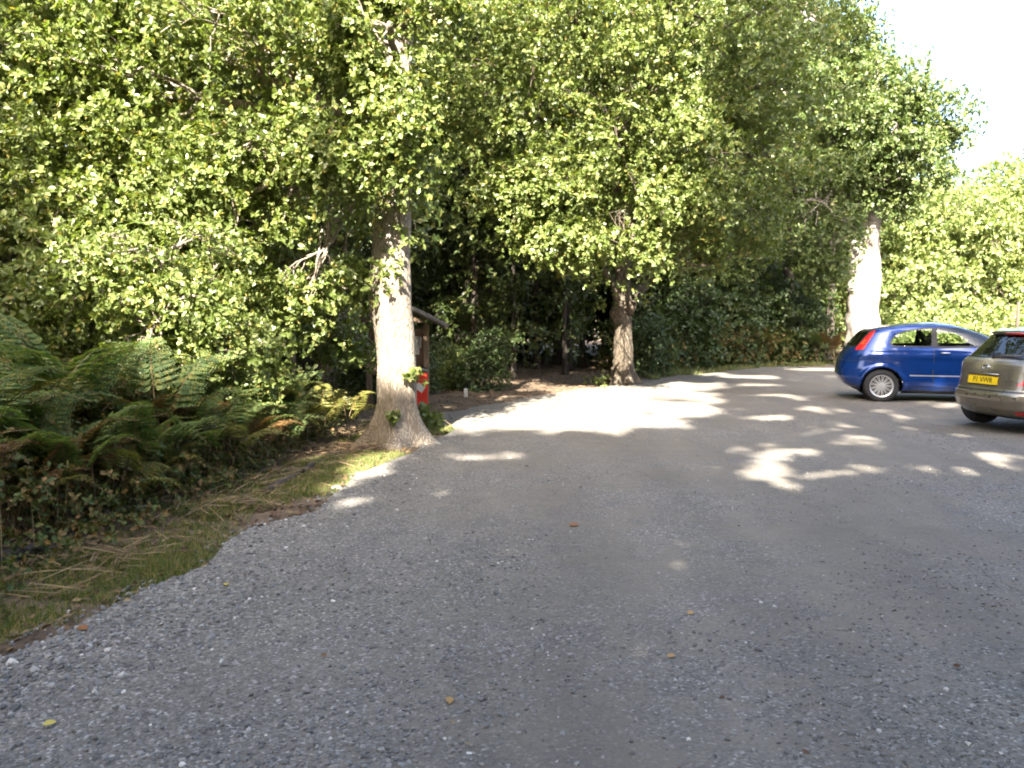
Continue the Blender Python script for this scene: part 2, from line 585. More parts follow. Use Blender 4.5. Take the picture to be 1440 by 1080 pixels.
def tree(name, label, base, path, blobs, leaf, bark, seed, size=0.09, ntw=14, nlf=7, crad=0.42, fine=True,
         flare=0.2, gap=0.85, carve=True, group=None, limb_r=0.5, keep=None, extra=None, freq=0.8, lobes=5, cat='tree', nsub=9, knots=(), limbs=()):
    r = np.random.default_rng(seed)
    root = thing(name, label, cat, base, 0, group)
    mb = MB()
    P = trunk_mesh(mb, path, flare, seed=seed, lobes=lobes, knots=knots)
    mb.build('trunk', bark, root, True)
    br = MB()
    for a_, b_, ra, rb in limbs:
        q, qr = branch(a_, b_, ra, rb, r, 9, 0.12)
        br.tube(q, qr, 9)
    cl = fill(blobs, r, gap, freq, base if carve else None)
    for (c, rd, n), pts in zip(blobs, cl):
        if not len(pts):
            continue
        c = np.array(c, float)
        hz = max(c[2] - 0.75 * np.linalg.norm(c[:2] - P[0, :2]), P[0, 2] + 0.45 * (P[-1, 2] - P[0, 2]))
        i0 = int(np.argmin(np.abs(P[:, 2] - hz)))
        start = P[min(i0, len(P) - 1)]
        q, qr = branch(start[:3], c, start[3] * limb_r, 0.025 + 0.015 * max(rd), r, 8)
        br.tube(q, qr, 7)
        for e in pts[r.permutation(len(pts))[:nsub]]:
            j = r.integers(3, 8)
            b, b_r = branch(q[j], e, max(qr[j] * 0.5, 0.012), 0.006, r, 6, 0.2)
            br.tube(b, b_r, 5, False)
            for e2 in pts[np.argsort(((pts - e) ** 2).sum(1))[1:4]]:
                b2, b2r = branch(b[3], e2, 0.010, 0.004, r, 5, 0.25)
                br.tube(b2, b2r, 4, False)
    if br.n:
        br.build('branches', bark, root, True)
    allc = np.concatenate(cl)
    V, F = sprays(allc, crad * r.uniform(0.7, 1.25, len(allc)), ntw, nlf, size, r, fine, world=np.array(base) if carve else None, keep=keep)
    if extra is not None:
        V2, F2 = extra(r)
        F = np.concatenate([F, F2 + len(V)])
        V = np.concatenate([V, V2])
    mesh_obj('crown', V, F, leaf, root)
    return root


# ------------------------------------------------------------------ ground
def height(x, y):
    """woodland floor and bank; the gravel is nearly level"""
    x, y = np.asarray(x, float), np.asarray(y, float)
    bank = np.clip((-2.6 - x) / 2.2, 0, 1)
    bank = bank * bank * (3 - 2 * bank) * 0.32 * np.clip((13 - y) / 4, 0, 1)
    p = np.stack([x, y, 0 * x], -1)
    return bank + 0.012 * vnoise(p, 0.18) + 0.006 * vnoise(p, 0.9) * np.clip((-2.0 - x) * 2, 0, 1)


EDGE_PX = [(-260, 1080), (-90, 985), (0, 930), (95, 880), (185, 838), (270, 800), (345, 757), (405, 727), (470, 690), (520, 662), (575, 640), (612, 620), (635, 607), (618, 598), (612, 585), (640, 576), (700, 566), (770, 556), (830, 547), (880, 540), (940, 532), (1000, 525), (1090, 517), (1180, 512), (1300, 507)]
edge = [gp(*q) for q in EDGE_PX]
edge = [np.array([-3.2, -6.0]), np.array([-2.9, 0.5])] + edge + [np.array([22, 27.5]), np.array([40, 25]), np.array([40, -6.0])]
er = np.random.default_rng(12)
dense = []
for a, b in zip(edge, edge[1:] + edge[:1]):
    L = np.linalg.norm(b - a)
    n = max(2, int(L / 0.12)) if min(np.linalg.norm(a), np.linalg.norm(b)) < 30 else 4
    for i in range(n):
        p = a + (b - a) * i / n
        amp = 0.045 + 0.004 * p[1]
        p3 = np.array([p[0], p[1], 0.0])
        dense.append(p + amp * np.array([vnoise(p3, 0.7), vnoise(p3 + 9, 0.9)]) + er.normal(size=2) * 0.018)
GRAVEL_POLY = np.array(dense)


def grid_points(x0, x1, y0, y1, st, jit):
    xs, ys = np.meshgrid(np.arange(x0, x1, st), np.arange(y0, y1, st))
    return np.stack([xs.ravel(), ys.ravel()], 1) + er.uniform(-jit, jit, (xs.size, 2))


gpts = np.concatenate([grid_points(-6, 14, -5.8, 12, 0.3, 0.05), grid_points(-6, 39, 12, 27, 0.8, 0.1), grid_points(14.3, 39, -5.8, 12, 1.5, 0.2)])
gpts = gpts[poly_in(GRAVEL_POLY, gpts[:, 0], gpts[:, 1])]
nb = len(GRAVEL_POLY)
res = delaunay_2d_cdt([Vector(p) for p in np.concatenate([GRAVEL_POLY, gpts])], [(i, (i + 1) % nb) for i in range(nb)], [], 1, 1e-5)
gv = np.array([v[:] for v in res[0]])
gz = height(gv[:, 0], gv[:, 1]) + 0.012


def gravel_material():
    m, nt, N, L, p = new_mat('gravel')
    geo = N.new('ShaderNodeNewGeometry')
    vec = geo.outputs['Position']

    def vor(scale):
        v = N.new('ShaderNodeTexVoronoi')
        v.inputs['Scale'].default_value = scale
        v.inputs['Randomness'].default_value = 1
        L.new(vec, v.inputs['Vector'])
        return v

    def noi(scale, det=6, rough=0.6):
        n = N.new('ShaderNodeTexNoise')
        n.inputs['Scale'].default_value = scale
        n.inputs['Detail'].default_value = det
        n.inputs['Roughness'].default_value = rough
        L.new(vec, n.inputs['Vector'])
        return n

    def math_(op, a, b):
        n = N.new('ShaderNodeMath')
        n.operation = op
        for i, x in enumerate((a, b)):
            if isinstance(x, (int, float)):
                n.inputs[i].default_value = x
            else:
                L.new(x, n.inputs[i])
        return n.outputs[0]

    def mixc(f, a, b):
        n = N.new('ShaderNodeMix')
        n.data_type = 'RGBA'
        for i, x in ((0, f), (6, a), (7, b)):
            if isinstance(x, (int, float)):
                n.inputs[i].default_value = x
            elif isinstance(x, tuple):
                n.inputs[i].default_value = (*x, 1)
            else:
                L.new(x, n.inputs[i])
        return n.outputs[2]
    v1, v2 = vor(78), vor(27)
    c1 = ramp(N, [(0, (0.098, 0.091, 0.083)), (0.5, (0.16, 0.15, 0.136)), (0.9, (0.225, 0.211, 0.193)), (1, (0.42, 0.41, 0.39))])
    sep = N.new('ShaderNodeSeparateColor')
    L.new(v1.outputs['Color'], sep.inputs[0])
    L.new(sep.outputs[0], c1.inputs[0])
    big = noi(0.55, 5, 0.65)
    mid = noi(3.2, 6, 0.7)
    fine = noi(90, 4, 0.7)
    mudf = ramp(N, [(0.38, (0, 0, 0)), (0.54, (1, 1, 1))])
    L.new(math_('ADD', math_('MULTIPLY', big.outputs['Fac'], 0.65), math_('MULTIPLY', mid.outputs['Fac'], 0.35)), mudf.inputs[0])
    mudc = ramp(N, [(0.3, (0.125, 0.11, 0.09)), (0.7, (0.18, 0.16, 0.132))])
    L.new(fine.outputs['Fac'], mudc.inputs[0])
    sx = N.new('ShaderNodeSeparateXYZ')
    L.new(vec, sx.inputs[0])
    mr = N.new('ShaderNodeMapRange')          # fresher, looser stone along the verge
    mr.inputs['From Min'].default_value = -1.9
    mr.inputs['From Max'].default_value = 0.4
    mr.inputs['To Min'].default_value = 0.1
    mr.inputs['To Max'].default_value = 0.85
    L.new(sx.outputs[0], mr.inputs[0])
    mud = math_('MULTIPLY', mudf.outputs[0], mr.outputs[0])
    col = mixc(mud, c1.outputs[0], mudc.outputs[0])
    tone = ramp(N, [(0.3, (0.68, 0.68, 0.69)), (0.7, (1.22, 1.2, 1.17))])
    mp = N.new('ShaderNodeMapping')                # faint wheel tracks curving in from the road
    mp.inputs['Rotation'].default_value = (0, 0, rad(-24))
    mp.inputs['Scale'].default_value = (1.5, 0.10, 1)
    L.new(vec, mp.inputs[0])
    trk = N.new('ShaderNodeTexNoise')
    trk.inputs['Scale'].default_value = 1.0
    trk.inputs['Detail'].default_value = 5
    L.new(mp.outputs[0], trk.inputs['Vector'])
    L.new(math_('ADD', math_('MULTIPLY', mid.outputs['Fac'], 0.55), math_('MULTIPLY', trk.outputs['Fac'], 0.45)), tone.inputs[0])
    mul = N.new('ShaderNodeMix')
    mul.data_type = 'RGBA'
    mul.blend_type = 'MULTIPLY'
    mul.inputs[0].default_value = 1
    L.new(col, mul.inputs[6])
    L.new(tone.outputs[0], mul.inputs[7])
    L.new(mul.outputs[2], p.inputs['Base Color'])
    p.inputs['Roughness'].default_value = 0.85
    p.inputs['Specular IOR Level'].default_value = 0.35
    h = math_('ADD', math_('MULTIPLY', math_('SUBTRACT', 1.0, v1.outputs['Distance']), math_('SUBTRACT', 1.05, mud)), math_('MULTIPLY', v2.outputs['Distance'], -0.5))
    h = math_('ADD', h, math_('MULTIPLY', mid.outputs['Fac'], 2.0))
    h = math_('ADD', h, math_('MULTIPLY', fine.outputs['Fac'], 0.5))
    b = N.new('ShaderNodeBump')
    b.inputs['Strength'].default_value = 0.8
    b.inputs['Distance'].default_value = 0.011
    L.new(h, b.inputs['Height'])
    L.new(b.outputs[0], p.inputs['Normal'])
    return m


car_park = mesh_obj('gravel_car_park', np.column_stack([gv, gz]), np.array([f for f in res[2]]), gravel_material(), smooth=True)
tag(car_park, kind='structure')

SOIL = noise_mat('forest_floor', [(0.3, (0.05, 0.036, 0.024)), (0.5, (0.10, 0.068, 0.042)), (0.7, (0.17, 0.12, 0.075))], 3, 0.95, 0.8, (1, 1, 1), 12, 0.03)


def ground_sheet():
    xs = np.concatenate([[-600, -250, -120, -60, -35], np.arange(-20, -8, 1.0), np.arange(-8, 3, 0.18), np.arange(3, 20, 0.7), np.arange(20, 45, 3), [60, 120, 250, 600]])
    ys = np.concatenate([[-600, -250, -100, -50, -25], np.arange(-12, 2, 1.0), np.arange(2, 15, 0.18), np.arange(15, 40, 0.7), np.arange(40, 70, 4), [90, 150, 300, 700]])
    X, Y = np.meshgrid(xs, ys)
    Z = height(X, Y)
    ins = poly_in(GRAVEL_POLY, X, Y)
    Z = Z - np.where(ins, 0.06, 0.0)
    n, k = X.shape
    i, j = np.meshgrid(np.arange(n - 1), np.arange(k - 1), indexing='ij')
    F = np.stack([i * k + j, i * k + j + 1, (i + 1) * k + j + 1, (i + 1) * k + j], -1).reshape(-1, 4)
    return mesh_obj('ground', np.stack([X, Y, Z], -1).reshape(-1, 3), F, SOIL, smooth=True)


tag(ground_sheet(), kind='structure')


def edge_dist(x, y):
    d = np.full(len(x), 1e9)
    P = GRAVEL_POLY
    for k in range(0, len(P), 1):
        d = np.minimum(d, (x - P[k, 0]) ** 2 + (y - P[k, 1]) ** 2)
    return np.sqrt(d)


# loose stones lying on the gravel
def loose_stones():
    r = np.random.default_rng(21)
    n = 80000
    d = 2.3 + 11 * r.uniform(0, 1, n) ** 1.7
    a = r.uniform(-0.68, 0.66, n)
    x, y = d * np.tan(a), d
    ok = poly_in(GRAVEL_POLY, x, y)
    ok |= poly_in(GRAVEL_POLY, x + 0.24 * r.uniform(0, 1, n) ** 2, y) & (x < 0)
    x, y = x[ok], y[ok]
    p3 = np.stack([x, y, 0 * x], 1)
    loose = np.exp(-np.clip(x + 2.2 - 0.05 * y, 0, 9) / 1.1)
    dens = np.clip(0.09 + 0.85 * loose + 0.35 * vnoise(p3, 0.35), 0.04, 1)
    k = r.uniform(0, 1, len(x)) < dens
    x, y, loose = x[k], y[k], loose[k]
    n = len(x)
    sz = (0.0042 + 0.0065 * r.uniform(0, 1, n) ** 2.2) * (1 + 0.7 * loose) * np.where(r.uniform(0, 1, n) > 0.985, 1.7, 1)
    T = unit(np.array([(1, 0, 0), (0, 1, 0), (-1, 0, 0), (0, -1, 0), (.5, .5, .8), (-.5, .5, .8), (-.5, -.5, .8), (.5, -.5, .8)], float))
    F = np.array([(0, 1, 4), (1, 2, 5), (2, 3, 6), (3, 0, 7), (4, 1, 5), (5, 2, 6), (6, 3, 7), (7, 0, 4), ])
    Q = np.array([(4, 5, 6, 7)])
    V = T[None] * (1 + r.normal(size=(n, 8, 1)) * 0.22) * sz[:, None, None] * np.array([1.25, 1, 0.8])
    a = r.uniform(0, 6.28, n)
    c, s = np.cos(a)[:, None], np.sin(a)[:, None]
    V = np.stack([V[..., 0] * c - V[..., 1] * s, V[..., 0] * s + V[..., 1] * c, V[..., 2]], -1)
    z = height(x, y) + 0.012
    V += np.stack([x, y, z], 1)[:, None]
    off = (np.arange(n) * 8)[:, None, None]
    o = mesh_obj('loose_stones', V.reshape(-1, 3), [(F[None] + off).reshape(-1, 3), (Q[None] + off).reshape(-1, 4)], STONE)
    tag(o, 'loose grey stone chippings scattered over the gravel car park', 'gravel', kind='stuff')


loose_stones()


# grass, dead leaves and dry stalks on the verge
def verge_points(n, r, out=1.0, far=False):
    P = GRAVEL_POLY
    sel = np.where((P[:, 1] > (2.5 if not far else 14)) & (P[:, 1] < (12.2 if not far else 27)) & (P[:, 0] < 20))[0]
    i = r.choice(sel, n)
    nrm = np.stack([-(P[(i + 1) % nb, 1] - P[i - 1, 1]), P[(i + 1) % nb, 0] - P[i - 1, 0]], 1)
    nrm = unit(nrm)
    t = r.uniform(-0.12, 1, (n, 1))
    q = P[i] + nrm * t * out + r.normal(size=(n, 2)) * 0.06
    return q[~poly_in(GRAVEL_POLY, q[:, 0], q[:, 1])]


def blades(name, label, q, hmin, hmax, w, mat, r, lean=0.5):
    n = len(q)
    h = r.uniform(hmin, hmax, n)
    a = r.uniform(0, 6.28, n)
    ln = np.abs(r.normal(size=n)) * lean
    d = np.stack([np.cos(a) * ln, np.sin(a) * ln, np.ones(n)], 1)
    d = unit(d)
    sd = unit(np.cross(d, np.stack([np.cos(a + 1.2), np.sin(a + 1.2), 0 * a], 1)))
    b = np.stack([q[:, 0], q[:, 1], height(q[:, 0], q[:, 1]) - 0.005], 1)
    tip = d * h[:, None]
    tip[:, 2] -= 0.3 * h * ln
    W = (w * r.uniform(0.6, 1.3, n))[:, None]
    V = np.stack([b - sd * W, b + sd * W, b + d * (h * 0.55)[:, None] + sd * W * 0.8, b + tip, b + d * (h * 0.55)[:, None] - sd * W * 0.8], 1)
    off = (np.arange(n) * 5)[:, None, None]
    F4 = (np.array([(0, 1, 2, 4)])[None] + off).reshape(-1, 4)
    F3 = (np.array([(4, 2, 3)])[None] + off).reshape(-1, 3)
    o = mesh_obj(name, V.reshape(-1, 3), [F4, F3], mat)
    return tag(o, label, 'grass', kind='stuff')


r_ = np.random.default_rng(31)
q = verge_points(120000, r_, 1.15)
p3 = np.column_stack([q, 0 * q[:, 0]])
q = q[vnoise(p3, 0.45) + r_.normal(size=len(q)) * 0.25 > -0.35]
blades('verge_grass', 'short green and straw grass along the left gravel edge', q, 0.025, 0.085, 0.003, GRASS, r_, 0.9)
q = verge_points(26000, r_, 1.6, True)
q = q[q[:, 0] > 3.5]
blades('far_verge_grass', 'dry pale grass along the far gravel edge', q, 0.05, 0.2, 0.007, GRASS, r_, 0.7)


def litter(name, label, q, smin, smax, r, mat=LITTER):
    n = len(q)
    z = height(q[:, 0], q[:, 1]) + r.uniform(0.004, 0.03, n)
    pos = np.column_stack([q, z])
    a = r.uniform(0, 6.28, n)
    d = np.stack([np.cos(a), np.sin(a), r.normal(size=n) * 0.25], 1)
    nm = r.normal(size=(n, 3)) * 0.35 + [0, 0, 1]
    V, F = leaf_mesh(pos, d, nm, r.uniform(smin, smax, n))
    return tag(mesh_obj(name, V, F, mat), label, 'leaf litter', kind='stuff')


q1 = verge_points(5000, r_, 2.2)
q2 = np.column_stack([r_.uniform(-14, 12, 26000), r_.uniform(10.5, 34, 26000)])
q2 = q2[~poly_in(GRAVEL_POLY, q2[:, 0], q2[:, 1])]
q3 = np.column_stack([r_.uniform(-1.6, 5, 2600), r_.uniform(12, 21, 2600)])
q3 = q3[edge_dist(q3[:, 0], q3[:, 1]) < 1.1 * r_.uniform(0, 1, len(q3)) ** 2]
q4 = np.column_stack([r_.uniform(-2.5, 9, 260), 2.6 + 13 * r_.uniform(0, 1, 260) ** 1.5])
q4 = q4[poly_in(GRAVEL_POLY, q4[:, 0], q4[:, 1])]
litter('gravel_litter', 'tiny brown leaf scraps sprinkled over the open gravel', q4, 0.012, 0.035, r_)
litter('leaf_litter', 'brown fallen leaves carpeting the wood floor and verge', np.concatenate([q1, q2, q3]), 0.025, 0.07, r_)


def stalks(n, r):
    q = verge_points(n, r, 1.7)
    q = q[(edge_dist(q[:, 0], q[:, 1]) > 0.35) | (r.uniform(0, 1, len(q)) < 0.12)]
    n = len(q)
    z = height(q[:, 0], q[:, 1]) + r.uniform(0.01, 0.09, n)
    a = r.normal(size=n) * 0.7 + 1.2
    d = unit(np.stack([np.cos(a), np.sin(a), r.normal(size=n) * 0.22], 1))
    L = r.uniform(0.08, 0.4, n)[:, None]
    c = np.column_stack([q, z])
    s = np.cross(d, [0, 0, 1.0]) * 0.004
    V = np.stack([c - d * L / 2 - s, c - d * L / 2 + s, c + d * L / 2 + s * 0.4, c + d * L / 2 - s * 0.4, c + [0, 0, 0.006]], 1)
    off = (np.arange(n) * 5)[:, None, None]
    F = (np.array([(0, 1, 4), (1, 2, 4), (2, 3, 4), (3, 0, 4)])[None] + off).reshape(-1, 3)
    tag(mesh_obj('dry_stalks', V.reshape(-1, 3), F, STRAW), 'dry brown bracken stalks lying along the left verge', 'dry bracken', kind='stuff')


stalks(2200, r_)


# ------------------------------------------------------------------ bracken
def frond_template(r, npin=15, npl=9):
    """one bracken frond along +y, about 1 long, as small flat pinnules"""
    P, D, Nn, S = [], [], [], []
    for i in range(npin):
        t = 0.12 + 0.88 * i / npin
        base = np.array([0, t, 0.30 * math.sin(t * 2.2) - 0.34 * t ** 2.4])
        L = 0.34 * (1 - t) ** 0.75 + 0.02
        for sg in (-1, 1):
            ax = unit(np.array([sg * 1.0, 0.42, -0.12 + r.normal() * 0.08]))
            k = max(3, int(npl * L / 0.34) + 2)
            for j in range(k):
                u = (j + 0.6) / k
                c = base + ax * L * u
                c[2] -= 0.12 * L * u * u
                pl = L * 0.26 * (1 - u) ** 0.6 + 0.006
                for s2 in (-1, 1):
                    d = unit(np.array([-ax[1] * s2, ax[0] * s2, 0]) + ax * 0.55)
                    P.append(c); D.append(d); S.append(pl * 1.15)
                    Nn.append(np.array([0, 0, 1.0]) + r.normal(size=3) * 0.22)
    return np.array(P), np.array(D), np.array(Nn), np.array(S)


def rotz(v, a):
    c, s = math.cos(a), math.sin(a)
    return np.stack([v[:, 0] * c - v[:, 1] * s, v[:, 0] * s + v[:, 1] * c, v[:, 2]], 1)


def bracken_mesh(seed, mat, nf=5, H=0.8):
    r = np.random.default_rng(seed)
    Vs, Fs, n = [], [], 0
    mb = MB()
    for f in range(nf):
        P, D, Nn, S = frond_template(r)
        a = f * 6.28 / nf + r.normal() * 0.5
        sc = r.uniform(0.75, 1.15) * 0.85
        h = H * r.uniform(0.55, 1.1)
        tilt = r.uniform(0.25, 0.7)
        c, s = math.cos(tilt), math.sin(tilt)

        def rx(v):
            return np.stack([v[:, 0], v[:, 1] * c - v[:, 2] * s, v[:, 1] * s + v[:, 2] * c], 1)
        P = rotz(rx(P * sc), a) + [0, 0, 0]
        D, Nn = rotz(rx(D), a), rotz(rx(Nn), a)
        foot = np.array([math.cos(a + 1.57) * 0.12, math.sin(a + 1.57) * 0.12, h])
        V, F = leaf_mesh(P + foot, D, Nn, S * sc, False)
        V[:, :] += 0
        Vs.append(V); Fs.append(F + n); n += len(V)
        tip = rotz(rx(np.array([[0, t, 0.30 * math.sin(t * 2.2) - 0.34 * t ** 2.4] for t in np.linspace(0, 0.95, 6)]) * sc), a) + foot
        mb.tube(np.concatenate([[[0, 0, -0.02], [foot[0] * 0.4, foot[1] * 0.4, h * 0.5]], tip]), np.linspace(0.006, 0.002, 8), 4, False)
    m0 = mb
    V = np.concatenate(Vs + m0.V)
    F = [np.concatenate(Fs + [f + n for f in m0.F[4]])]
    me = mesh_obj('bracken_plant', V, F, mat, mats=[mat, STRAW], mi=np.concatenate([np.zeros(sum(map(len, Fs))), np.ones(sum(map(len, m0.F[4])))]))
    return me


protos = {'g': [bracken_mesh(s, FERN) for s in (1, 2, 3)], 'b': [bracken_mesh(4, FERN_B, 4, 0.6)], 'y': [bracken_mesh(5, FERN_Y, 5, 0.7)]}
used = set()
LBL = {'g': 'green bracken plant in the mass of fern on the left bank', 'b': 'rust brown bracken plant in the fern on the left bank', 'y': 'yellowing bracken plant in the fern on the left bank'}
GRP = {'g': 'green bracken plants on the left bank', 'b': 'brown bracken plants on the left bank', 'y': 'yellowing bracken plants on the left bank'}


def bracken(kind, x, y, sc, rz, i, z=None, label=None, group=None):
    p = protos[kind][i % len(protos[kind])]
    if p.name in used:
        o = p.copy()
        COL.objects.link(o)
    else:
        used.add(p.name)
        o = p
    o.location = (x, y, (float(height(x, y)) if z is None else z))
    o.rotation_euler = (br.normal() * 0.16, br.normal() * 0.16, rz)
    sc = min(sc, 1.05) * (0.8 if x < -4.3 else 1)
    o.scale = (sc, sc, sc)
    tag(o, label or LBL[kind], 'bracken', group or GRP[kind])
    return o


br = np.random.default_rng(44)
k = 0
for (x, y, sc, kind) in [(-4.0, 5.6, 1.15, 'g'), (-4.4, 6.3, 1.35, 'g'), (-3.75, 6.5, 1.2, 'g'), (-4.9, 7.2, 1.5, 'g'), (-4.2, 7.3, 1.45, 'g'), (-3.9, 8.0, 1.35, 'g'), (-3.4, 8.4, 1.2, 'g'),
                         (-5.4, 8.0, 1.6, 'g'), (-4.6, 8.6, 1.7, 'g'), (-3.6, 7.3, 0.9, 'b'), (-3.3, 7.9, 0.8, 'b'), (-4.6, 5.9, 1.2, 'b'), (-3.2, 9.0, 1.0, 'g'), (-2.7, 9.3, 0.8, 'g'),
                         (-2.35, 9.7, 0.62, 'y'), (-2.9, 9.9, 0.8, 'y'), (-2.1, 10.3, 0.6, 'y'), (-3.3, 9.9, 1.1, 'g'), (-3.5, 5.0, 0.7, 'b'), (-3.6, 5.9, 0.75, 'g'), (-5.2, 6.6, 1.4, 'g'), (-6.0, 7.4, 1.5, 'g'),
                         (-5.6, 6.0, 1.2, 'g'), (-6.6, 8.4, 1.6, 'g'), (-3.0, 8.5, 0.6, 'y'), (-3.1, 6.9, 0.5, 'y'), (-3.3, 6.2, 0.5, 'b'), (-2.75, 8.6, 0.5, 'b'), (-4.0, 9.3, 1.5, 'g'), (-5.0, 9.4, 1.7, 'g'),
                         (-3.9, 4.6, 0.9, 'g'), (-4.6, 4.9, 1.1, 'g'), (-2.85, 7.4, 0.7, 'g'), (-2.95, 7.9, 0.85, 'g'), (-3.1, 6.6, 0.75, 'g'), (-3.2, 7.4, 1.0, 'g'), (-2.6, 8.9, 0.6, 'g'), (-2.75, 8.2, 0.6, 'b'), (-3.35, 5.6, 0.6, 'b'), (-3.1, 8.7, 1.1, 'g'), (-3.5, 9.3, 1.3, 'g')]:
    bracken(kind, x, y, sc, br.uniform(0, 6.28), k)
    k += 1
for _ in range(70):
    x, y = -2.7 - 3.6 * br.uniform(0, 1) ** 1.2, br.uniform(5.6, 10.4)
    if x > -2.5 - 0.13 * (10 - y):
        x -= 0.4
    kd = 'gggggggbyyb'[br.integers(0, 11)]
    bracken(kd, x, y, br.uniform(0.5, 0.95) * (1.15 if x < -3.6 else 0.8), br.uniform(0, 6.28), k)
    k += 1
for _ in range(34):
    y = br.uniform(4.4, 9.6)
    x = -2.72 - 0.15 * (10 - y) - br.uniform(0, 0.5)
    bracken('ggggybg'[br.integers(0, 7)], x, y, br.uniform(0.32, 0.55), br.uniform(0, 6.28), k)
    k += 1
for (px, py, Y, sc, kd) in [(1080, 505, 26.3, 1.3, 'y'), (1120, 500, 26.8, 1.5, 'g'), (1150, 500, 26.6, 1.5, 'g'), (1175, 500, 26.4, 1.2, 'b'), (1035, 510, 25.8, 1.2, 'b'), (1100, 500, 27.5, 1.7, 'g'), (1140, 490, 27.8, 1.8, 'y'), (1000, 515, 25.6, 1.1, 'b')]:
    x = at(px, py, Y)[0]
    bracken(kd, x, Y, sc, br.uniform(0, 6.28), k, 0.0, {'g': 'green bracken plant at the far gravel edge beside the pale trunk', 'b': 'brown bracken plant at the far gravel edge', 'y': 'yellow bracken plant at the far gravel edge'}[kd], 'far bracken plants, ' + {'g': 'green', 'b': 'brown', 'y': 'yellow'}[kd])
    k += 1


def undergrowth():
    r = np.random.default_rng(52)
    n = 1700
    x = -2.72 - 6.5 * r.uniform(0, 1, n) ** 1.7
    y = r.uniform(3.8, 13, n)
    z = height(x, y) + r.uniform(0.02, 0.75, n) * np.clip((-2.55 - x) / 1.0, 0.12, 1)
    k = x < -2.6 - 0.10 * np.clip(9 - y, -2, 9)
    c = np.stack([x, y, z], 1)[k]
    n2 = 420
    x2 = r.uniform(3.0, 11.0, n2)
    y2 = 22.5 + (x2 - 3) * 0.6 + r.uniform(0, 4, n2)
    c2 = np.stack([x2, y2, r.uniform(0, 1.1, n2)], 1)
    V, F = sprays(c, 0.32, 11, 8, 0.046, r, True, 0.3)
    V2, F2 = sprays(c2, 0.5, 9, 6, 0.13, r, False, 0.3)
    o = mesh_obj('undergrowth', np.concatenate([V, V2]), np.concatenate([F, ]) if not len(F2) else [F, F2 + len(V)], UNDER)
    tag(o, 'dark bramble undergrowth beneath the bracken and along the wood edge', 'undergrowth', kind='stuff')


undergrowth()
r_ = np.random.default_rng(57)
q = np.column_stack([-2.6 - 4.5 * r_.uniform(0, 1, 2200) ** 1.4, r_.uniform(4.6, 10.6, 2200)])
q = q[q[:, 0] < -2.45 - 0.12 * (10 - q[:, 1])]
o = blades('dead_stems', 'upright brown dead stems standing among the bracken', q, 0.15, 0.75, 0.004, STRAW, r_, 0.35)
o['category'] = 'dead stems'

# ------------------------------------------------------------------ trees
# the big oak by the gravel
def oak_extra(r):
    fr_ = np.column_stack([r.uniform(-0.75, 0.55, 64), r.uniform(-1.0, -0.4, 64), r.uniform(2.95, 5.9, 64)])
    c = np.array([(0.24, -0.22, 0.92), (0.0, -0.32, 2.25), (-0.2, -0.28, 2.05), (0.15, -0.3, 2.5), (-0.25, -0.3, 2.75), (0.2, -0.3, 2.9), (-0.05, -0.36, 3.05), (-0.36, -0.2, 1.9), (0.02, -0.4, 0.42)])
    return sprays(np.concatenate([c, fr_]), np.concatenate([np.array([.12, .2, .18, .22, .25, .25, .25, .18, .07]), np.full(64, 0.36)]), 11, 9, 0.07, r, world=np.array([-1.45, 10.05, 0]))


oak_blobs = [((0.0, -0.75, 3.75), (0.55, 0.35, 0.65), 40), ((0.05, -0.7, 4.9), (0.8, 0.4, 0.8), 50), ((-0.7, -0.9, 3.4), (0.7, 0.4, 0.7), 36), ((0.5, -0.2, 5.6), (0.8, 0.6, 0.8), 40), ((-0.5, 0.3, 4.4), (0.9, 1.1, 1.5), 70), ((-2.0, -0.3, 4.6), (1.5, 1.5, 1.6), 120), ((-1.7, -0.7, 3.0), (1.0, 0.8, 0.85), 60), ((-3.4, 0.3, 4.2), (1.4, 1.6, 1.8), 100),
             ((-1.2, 0.0, 6.2), (1.7, 1.7, 1.2), 90), ((-3.2, 0.3, 6.4), (1.8, 1.8, 1.3), 80), ((-0.95, -0.35, 2.1), (0.5, 0.4, 0.5), 20), ((-2.1, -0.4, 2.1), (0.9, 0.6, 0.6), 36),
             ((-1.0, 1.5, 8.5), (3.0, 2.6, 1.8), 60), ((0.6, 2.2, 9.0), (2.4, 2.5, 2.0), 40), ((0.1, 0.4, 3.5), (0.5, 0.7, 0.6), 22)]
tree('oak_tree', 'big sunlit oak with a white glowing trunk on the left gravel edge', (-1.45, 10.05, -0.02),
     [(0.0, 0, 0, 0.29), (0.0, 0, 0.5, 0.245), (0.0, 0.0, 1.2, 0.235), (-0.06, 0.0, 2.0, 0.25), (0.0, 0.05, 2.9, 0.215), (0.02, 0.1, 4.0, 0.19), (0.1, 0.2, 5.5, 0.15), (0.1, 0.3, 8, 0.08)],
     oak_blobs, OAK, BARK, 11, size=0.07, crad=0.33, ntw=16, nlf=10, flare=0.26, limb_r=0.3, extra=oak_extra, lobes=4, knots=((1.68, 3.1, 0.075), (2.3, 4.6, 0.03), (0.62, 4.9, 0.03), (1.1, 5.3, 0.02)))

